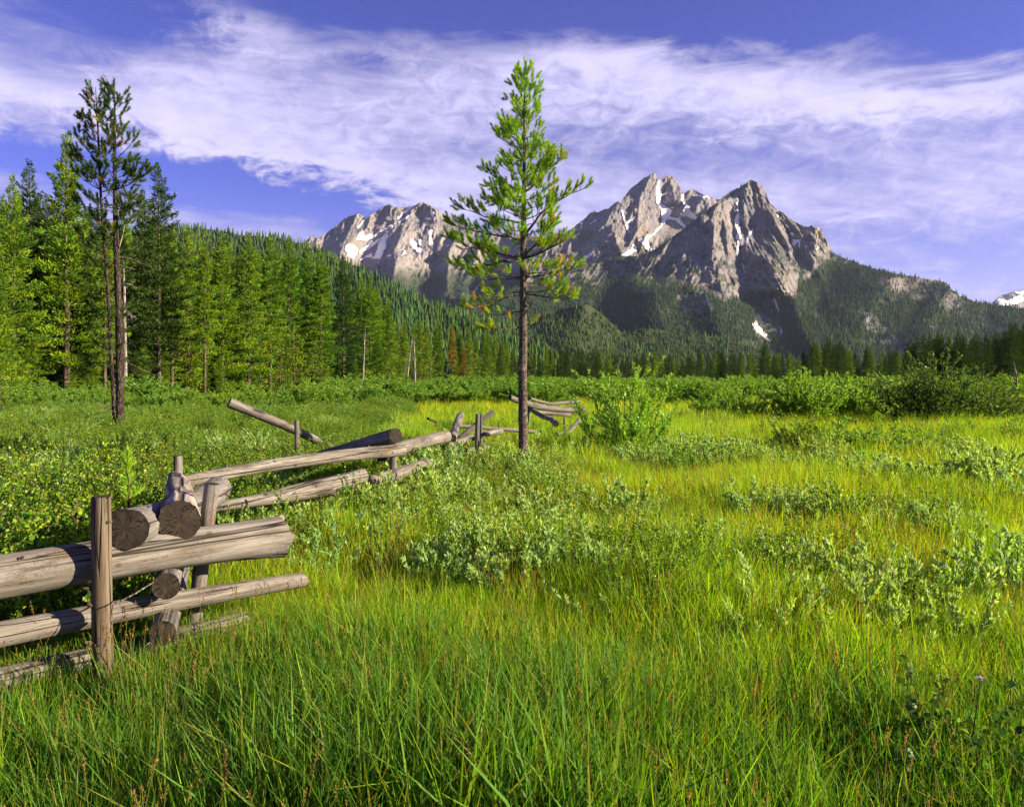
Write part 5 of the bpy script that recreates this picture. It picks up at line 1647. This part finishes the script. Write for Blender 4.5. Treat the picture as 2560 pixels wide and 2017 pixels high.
LUSH = np.array([(.10, .245, .016), (.075, .205, .018), (.145, .28, .016), (.055, .15, .018)])
LIME = np.array([(.26, .45, .014), (.215, .41, .013), (.32, .48, .015), (.16, .35, .014)])
GOLD = np.array([(.35, .44, .016), (.31, .43, .014), (.42, .44, .022), (.25, .39, .014)])
RUST = (.34, .15, .035)
_hidden = bpy.data.collections.new('plant_sources')          # sources of the instanced plants, never linked to the scene
SRC = []


def src(geo_or_meshes, mat=None):
    o = bpy.data.objects.new('source', geo_or_meshes.mesh('blades', mat))
    SRC.append(o)
    return len(SRC) - 1


def join_proto(key):
    sm, lm, H = SP[key]
    bm_v = []
    me = bpy.data.meshes.new('plant')
    import bmesh
    bm = bmesh.new()
    bm.from_mesh(sm)
    ns = len(bm.faces)
    bm.from_mesh(lm)
    bm.faces.ensure_lookup_table()
    for f in bm.faces[ns:]: f.material_index = 1
    bm.to_mesh(me); bm.free()
    me.materials.append(sm.materials[0]); me.materials.append(lm.materials[0])
    o = bpy.data.objects.new('source', me)
    SRC.append(o)
    return len(SRC) - 1


I_LUSH = [src(blades(400 + i, 46, .10, .46, .0072, LUSH, .62, (.25, .22, .03), .12), M_GRASS) for i in range(5)]
I_LIME = [src(blades(420 + i, 54, .11, .42, .0058, LIME, .50, RUST, .10), M_GRASS) for i in range(5)]
I_GOLD = [src(blades(440 + i, 54, .13, .42, .0058, GOLD, .50, RUST, .22), M_GRASS) for i in range(4)]
I_FAR = [src(blades(460 + i, 60, .30, .48, .014, LIME, .5, RUST, .06), M_GRASS) for i in range(4)]
I_FARG = [src(blades(480 + i, 60, .30, .50, .014, GOLD, .5, RUST, .15), M_GRASS) for i in range(3)]
I_SIL = [join_proto(('silver', i)) for i in range(4)]
I_BIR = [join_proto(('birch', i)) for i in range(4)]
I_RND = [join_proto(('round', i)) for i in range(3)]
I_FEA = [join_proto(('feather', i)) for i in range(2)]


def scatter(name, P, rot, scl, idx, label):
    """one object that instances plant sources on its points"""
    used = sorted(set(int(i) for i in idx))
    me = bpy.data.meshes.new(name)
    me.vertices.add(len(P))
    me.vertices.foreach_set('co', np.asarray(P, np.float32).ravel())
    remap = {u: k for k, u in enumerate(used)}
    a = me.attributes.new('pick', 'INT', 'POINT'); a.data.foreach_set('value', np.array([remap[int(i)] for i in idx], np.int32))
    a = me.attributes.new('turn', 'FLOAT_VECTOR', 'POINT'); a.data.foreach_set('vector', np.asarray(rot, np.float32).ravel())
    a = me.attributes.new('size', 'FLOAT_VECTOR', 'POINT'); a.data.foreach_set('vector', np.asarray(scl, np.float32).ravel())
    o = link(name, me)
    ng = bpy.data.node_groups.new(name, 'GeometryNodeTree')
    ng.interface.new_socket('Geometry', in_out='INPUT', socket_type='NodeSocketGeometry')
    ng.interface.new_socket('Geometry', in_out='OUTPUT', socket_type='NodeSocketGeometry')
    N = ng.nodes
    gi, go = N.new('NodeGroupInput'), N.new('NodeGroupOutput')
    iop = N.new('GeometryNodeInstanceOnPoints')
    join = N.new('GeometryNodeGeometryToInstance')
    for u in reversed(used):
        oi = N.new('GeometryNodeObjectInfo'); oi.inputs['Object'].default_value = SRC[u]
        ng.links.new(oi.outputs['Geometry'], join.inputs[0])

    def named(n, t):
        k = N.new('GeometryNodeInputNamedAttribute'); k.data_type = t; k.inputs['Name'].default_value = n
        return k.outputs[0]
    ng.links.new(gi.outputs[0], iop.inputs['Points'])
    ng.links.new(join.outputs[0], iop.inputs['Instance'])
    iop.inputs['Pick Instance'].default_value = True
    ng.links.new(named('pick', 'INT'), iop.inputs['Instance Index'])
    er = N.new('FunctionNodeEulerToRotation')
    ng.links.new(named('turn', 'FLOAT_VECTOR'), er.inputs[0])
    ng.links.new(er.outputs[0], iop.inputs['Rotation'])
    ng.links.new(named('size', 'FLOAT_VECTOR'), iop.inputs['Scale'])
    ng.links.new(iop.outputs[0], go.inputs[0])
    md = o.modifiers.new('plants', 'NODES'); md.node_group = ng
    return tag(o, kind='stuff', label=label)


def wedge(n, y0, y1, g, side=.74, p=1.0):
    """points over the meadow in view, uniform per area between two depths"""
    Y = np.sqrt(g.uniform(y0 ** 2, y1 ** 2, n)) if p == 1 else (g.uniform(y0 ** p, y1 ** p, n)) ** (1 / p)
    X = g.uniform(-side, side, n) * (Y + .25)
    return X, Y


def pick(g, lists, probs, n):
    flat = np.concatenate([np.array(l) for l in lists]); 
    pr = np.stack([np.repeat(p[:, None] / len(l), len(l), 1) for l, p in zip(lists, probs)], 0) if False else None
    ch = np.zeros(n, int)
    tot = np.cumsum(np.stack(probs, 1), 1); tot = tot / tot[:, -1:]
    u = g.random(n)[:, None]
    k = (u > tot).sum(1)
    for j, l in enumerate(lists):
        s = k == j
        ch[s] = np.array(l)[g.integers(0, len(l), s.sum())]
    return ch


FENCE_Y = [2.5, 3.3, 4.2, 5.0, 6.2, 7.5, 9.0, 10.5, 12.5, 16, 24, 40, 70]
FENCE_X = [-2.9, -2.3, -2.0, -2.3, -2.7, -2.2, -1.6, -2.0, -2.4, -2.6, -3.2, -4.5, -9]


def brush_side(X, Y):
    return sstep(np.interp(Y, FENCE_Y, FENCE_X) - X + .35 * fbm(X * .9, Y * .9, 2, 4.), -.2, .5)


g = np.random.default_rng(31)
# near and middle meadow grass
parts = []
for (n, a, c, lo, hi) in ((5200, 1.25, 5.2, .85, 1.2), (6800, 5.2, 11.5, .85, 1.25), (5200, 11.5, 24, 1.1, 1.6)):
    X, Y = wedge(n, a, c, g)
    br = brush_side(X, Y)
    keep = g.random(n) > br * np.where(Y < 5, .55, .72)
    X, Y, br = X[keep], Y[keep], br[keep]
    m = len(X)
    nz1 = fbm(X * .45, Y * .45, 3, 1.7)
    lush = np.clip(sstep(3.7 - Y + 1.5 * nz1 - .5 * X * .25, -1.2, 1.0) + br * .8, .03, 1)
    gold = np.clip(.22 + .9 * sstep(nz1, -.05, .35) + .5 * sstep(X / np.maximum(Y, 1), .1, .5) * .6, 0, 1) * (1 - lush)
    lime = np.clip(1.1 - lush - gold * .6, .08, 1)
    ix = pick(g, [I_LUSH, I_LIME, I_GOLD], [lush, lime, gold], m)
    s = g.uniform(lo, hi, m) * (1 + .28 * fbm(X * .8, Y * .8, 2, 9.)) * (1 - .12 * br)
    s = s * np.where(Y < 2.2, .78, 1) * (1 - .22 * sstep(-.6 - X, 0, .8) * (Y < 5))
    z = ground_z(X, Y)
    tilt = np.stack([g.normal(size=m) * .10, g.normal(size=m) * .10 - .03, g.uniform(0, 6.28, m)], -1)
    parts.append((np.stack([X, Y, z], -1), tilt, np.stack([s, s, s * g.uniform(.8, 1.15, m)], -1), ix))
scatter('grass', *[np.concatenate([p[i] for p in parts]) for i in range(4)], 'lush sedge and meadow grass, green near, yellow-green farther out')
# thin flowering stalks with rusty heads, and a few broad-leaved herbs, among the grass
def stalks(seed):
    g = np.random.default_rng(seed)
    ge = Geo()
    for k in range(6):
        b0 = np.array([g.normal() * .06, g.normal() * .06, -.02]); e = b0 + np.array([g.normal() * .10, g.normal() * .10, g.uniform(.42, .66)])
        md_ = (b0 + e) / 2 - (e - b0) * np.array([.12, .12, 0])
        ge.add(*tube_arrays([b0, md_, e], [.0016, .0013, .0010], 3), C=(.20, .20, .05))
        m = 16
        t = g.random(m)[:, None]
        d = nrm(nrm(e - md_) * 1.5 + g.normal(size=(m, 3)) * .7)
        V, Q = leaf_quads(e - nrm(e - md_) * .05 * t, d, np.full(m, .012), np.full(m, .004), g)
        ge.add(V, Q, None, np.repeat(np.array([(.30, .17, .05)]) * g.uniform(.6, 1.3, (m, 1)), 4, 0))
    return ge


STRAW = np.array([(.34, .27, .10), (.28, .20, .07), (.38, .33, .14)])
I_STK = [src(stalks(500 + i), M_GRASS) for i in range(3)]
I_STR = [src(blades(520 + i, 16, .12, .36, .005, STRAW, 1.1), M_GRASS) for i in range(2)]
n = 1500
X, Y = wedge(n, 1.7, 14, g, p=1.6)
k = brush_side(X, Y) < .5
X, Y = X[k], Y[k]; n = len(X)
ix = pick(g, [I_STK, I_STR, I_BIR], [np.full(n, .45), np.full(n, .50), .05 * (Y > 2.5)], n)
s = g.uniform(.7, 1.05, n) * np.where(np.isin(ix, I_BIR), .42, 1)
scatter('sedge_stalks', np.stack([X, Y, ground_z(X, Y)], -1), np.stack([g.normal(size=n) * .12, g.normal(size=n) * .12, g.uniform(0, 6.28, n)], -1), np.stack([s, s, s], -1), ix,
        'rust-headed sedge stalks, straw and small herbs scattered in the meadow grass')
# far meadow grass
n = 5600
X, Y = wedge(n, 20, 75, g, p=1.5)
br = brush_side(X, Y)
nz1 = fbm(X * .10, Y * .16, 3, 6.)
gold = np.clip(.45 + nz1 * 1.2 + 1.2 * np.exp(-((Y - 24) / 3.5) ** 2 - ((X / Y - .30) / .10) ** 2), .05, 1)
ix = pick(g, [I_FAR, I_FARG], [1 - gold * .8, gold], n)
s = g.uniform(.8, 1.2, n) * (1 - .35 * br)
scatter('meadow_grass', np.stack([X, Y, ground_z(X, Y)], -1), np.stack([g.normal(size=n) * .1, g.normal(size=n) * .1, g.uniform(0, 6.28, n)], -1), np.stack([s * 1.15, s * 1.15, s], -1), ix,
        'yellow-green grass of the far meadow')
# undergrowth left of the fence
n = 2700
X, Y = wedge(n, 5.5, 46, g, p=1.3)
br = brush_side(X, Y)
k = (g.random(n) < br)
X, Y = X[k], Y[k]
n = len(X)
far_ = sstep(Y, 14, 30)
ix = pick(g, [I_BIR, I_SIL, I_FEA, I_RND], [.75 * (1 - far_ * .5), np.full(n, .16), .25 * far_, .16 * far_], n)
s = g.uniform(.6, 1.12, n) * np.where(np.isin(ix, I_RND), .45, 1) * np.where(np.isin(ix, I_SIL), 1.05, .9)
scatter('undergrowth', np.stack([X, Y, ground_z(X, Y)], -1), np.stack([n * [0], n * [0], g.uniform(0, 6.28, n)], -1), np.stack([s * 1.2, s * 1.2, s], -1), ix,
        'yellow-green mixed brush filling the meadow behind the fence')
# small willows and herbs sprinkled through the open meadow
n = 2600
X, Y = wedge(n, 4.2, 30, g, p=1.25)
band = .30 * np.exp(-((Y - 12.5) / 3.0) ** 2) * (X > .8) + .45 * np.exp(-((X + .15) / .7) ** 2 - ((Y - 5.8) / 1.0) ** 2)
k = (brush_side(X, Y) < .4) & (fbm(X * .55, Y * .4, 3, 14.) + band > .14)
X, Y = X[k], Y[k]; n = len(X)
ix = pick(g, [I_SIL, I_BIR, I_FEA], [np.full(n, .62), np.full(n, .28), .10 * (Y > 9)], n)
s = g.uniform(.7, 1.3, n) * np.where(np.isin(ix, I_SIL), 1., .75)
scatter('dwarf_willow_cover', np.stack([X, Y, ground_z(X, Y)], -1), np.stack([n * [0], n * [0], g.uniform(0, 6.28, n)], -1), np.stack([s, s, s], -1), ix,
        'sprinkled low willow shoots among the meadow grass')
# willow belt before the trees
n = 820
X, Y = wedge(n, 42, 170, g, p=1.2)
X, Y = X[:n], Y[:n]
s = .35 + 1.15 * g.random(n) ** 1.8
ix = np.array(I_RND)[g.integers(0, 3, n)]
scatter('willow_thicket', np.stack([X, Y, Y * 0], -1), np.stack([n * [0], n * [0], g.uniform(0, 6.28, n)], -1), np.stack([s * 1.9, s * 1.9, s], -1), ix,
        'belt of low light green willows before the trees')

# shrubs and pines standing just right of the picture: their shade lies across the lower right foreground
for X, Y, h, wd, lb in ((10.4, -1.2, 5.2, 2.0, 'bushy pine outside the right edge, between the two small ones'), (12.2, -.6, 5.0, 1.7, 'small pine outside the right edge, level with the camera'), (11.0, -2.2, 5.4, 1.7, 'small pine outside the right edge, behind the camera')):
    add_tree(('lit', int(rng.integers(0, 4))), 0, Y, h, lb, None, 'pine_tree', wide=wd, x=X)
for X, Y, h, wd, lb in ((4.9, 2.25, 1.35, .8, 'dark willow outside the right edge beside the shaded birch saplings'), (4.3, 1.2, 1.3, .8, 'dark willow outside the right edge, nearest the camera')):
    add_shrub(('dark', 0), 0, 0, h, lb, None, wide=wd, pos=(X, Y, 0))

# ------------------------------------------------------------------ flowers and seed heads one can pick out
M_YEL = leaf_mat('yellow_petal', .3, .0, warm=(1, 1, 1), cool=(1, 1, 1))


def flower(X, Y, h, n, col_, r, label, name='yellow_flower', cat='flower'):
    o = thing(name, (X, Y, float(ground_z(X, Y))), label, cat, 'meadow flowers')
    gg = np.random.default_rng(int(abs(X * 100) + Y * 10))
    st, pt = Geo(), Geo()
    for k in range(n):
        e = np.array([gg.normal() * .05, gg.normal() * .05, h * gg.uniform(.8, 1.0)])
        st.add(*tube_arrays([(0, 0, 0), e * .6 + (0.01, 0, 0), e], [.003, .0025, .002], 4))
        m = 12
        a = np.arange(m) / m * 6.283
        d = nrm(np.stack([np.cos(a), np.sin(a), np.full(m, .35)], -1) + gg.normal(size=(m, 3)) * .1)
        V, Q = leaf_quads(np.tile(e, (m, 1)), d, np.full(m, r), np.full(m, r * .38), gg)
        pt.add(V, Q, None, np.tile(np.array([col_]), (len(V), 1)))
        V, Q = tube_arrays([e - (0, 0, .004), e + (0, 0, .006)], [r * .25, r * .18], 6)
        pt.add(V, Q, None, np.tile(np.array([(.45, .30, .02)]), (len(V), 1)))
    link('stem', st.mesh('stem', M_STEM), o); link('petals', pt.mesh('petals', M_YEL), o)


for tx, yt, Y, n, lb in ((1238, 1036, 13.5, 4, 'yellow flowers left of the lone pine above the collapsed fence corner'), (372, 1096, 7.2, 3, 'yellow flower stalk in the brush left of the corner post'),
                         (395, 1098, 7.4, 2, 'second yellow flower stalk beside the corner post'), (2178, 1152, 12.6, 4, 'yellow flowers in the white-tipped willows of the right meadow'),
                         (1432, 1248, 7.2, 2, 'yellow flower in the open meadow above the central patch')):
    h = EYE + (HZ - yt) / FOC * Y
    flower((tx - 1280) / FOC * Y, Y, h, n, (.62, .48, .01), .022, lb)
flower((2376 - 1280) / FOC * 2.65, 2.65, EYE + (HZ - 1636) / FOC * 2.65, 1, (.50, .40, .62), .017, 'single lilac aster above the shaded birch sapling', 'lilac_flower')
for tx, yt, Y, lb in ((2188, 1870, 2.1, 'golden seed head upright in the lower right foreground'), (2262, 1868, 2.05, 'brown seed head right of the golden one'), (2215, 1855, 2.2, 'thin seed head leaning left behind the golden one'),
                      (2335, 1890, 2.1, 'drooping seed head leaning right in the lower right corner'), (1455, 1745, 2.3, 'small brown seed head in the middle foreground grass'), (562, 1915, 2.1, 'brown seed head in the lower left foreground grass')):
    h = EYE + (HZ - yt) / FOC * Y
    X = (tx - 1280) / FOC * Y
    o = thing('seed_stalk', (X, Y, 0), lb, 'sedge', 'seed heads in the foreground')
    gg = np.random.default_rng(int(tx))
    lx = gg.uniform(-.08, .08)
    tube_obj('stem', [Vector((-lx, 0, 0)), Vector((-lx * .4, 0, h * .6)), Vector((0, 0, h))], [.0022, .0018, .0013], M_STEM, o, 5)
    ge = Geo()
    m = 34
    t = gg.random(m)
    P = np.stack([lx * .15 * t, 0 * t, h - .005 + .045 * t], -1)
    d = nrm(np.stack([gg.normal(size=m), gg.normal(size=m), np.full(m, 1.6)], -1))
    V, Q = leaf_quads(P, d, np.full(m, .010), np.full(m, .004), gg)
    ge.add(V, Q, None, np.repeat(np.array([(.30, .19, .07)]) * gg.uniform(.6, 1.3, (m, 1)), 4, 0))
    link('seed_head', ge.mesh('seed_head', M_YEL), o)

# ------------------------------------------------------------------ thin haze volume, added to lift the mountain shadows
hx = bpy.data.materials.new('haze'); hx.use_nodes = True
hb = NB(hx.node_tree)
pv = hb.n('ShaderNodeVolumePrincipled')
pv.inputs['Color'].default_value = (.55, .66, 1.0, 1)
pv.inputs['Density'].default_value = 1.7e-5
pv.inputs['Anisotropy'].default_value = .2
ho = hb.n('ShaderNodeOutputMaterial')
hx.node_tree.links.new(pv.outputs[0], ho.inputs['Volume'])
x0, x1, y0, y1, z0, z1 = -16000., 16000., -600., 15000., -60., 1500.
V = [(x, y, z) for z in (z0, z1) for x, y in ((x0, y0), (x1, y0), (x1, y1), (x0, y1))]
Fh = np.array([(0, 3, 2, 1), (4, 5, 6, 7), (0, 1, 5, 4), (1, 2, 6, 5), (2, 3, 7, 6), (3, 0, 4, 7)])
tag(link('haze', mk_mesh('haze', np.array(V), Fh, [hx])), kind='stuff', label='thin blue haze volume added over the valley to lift the shadows')
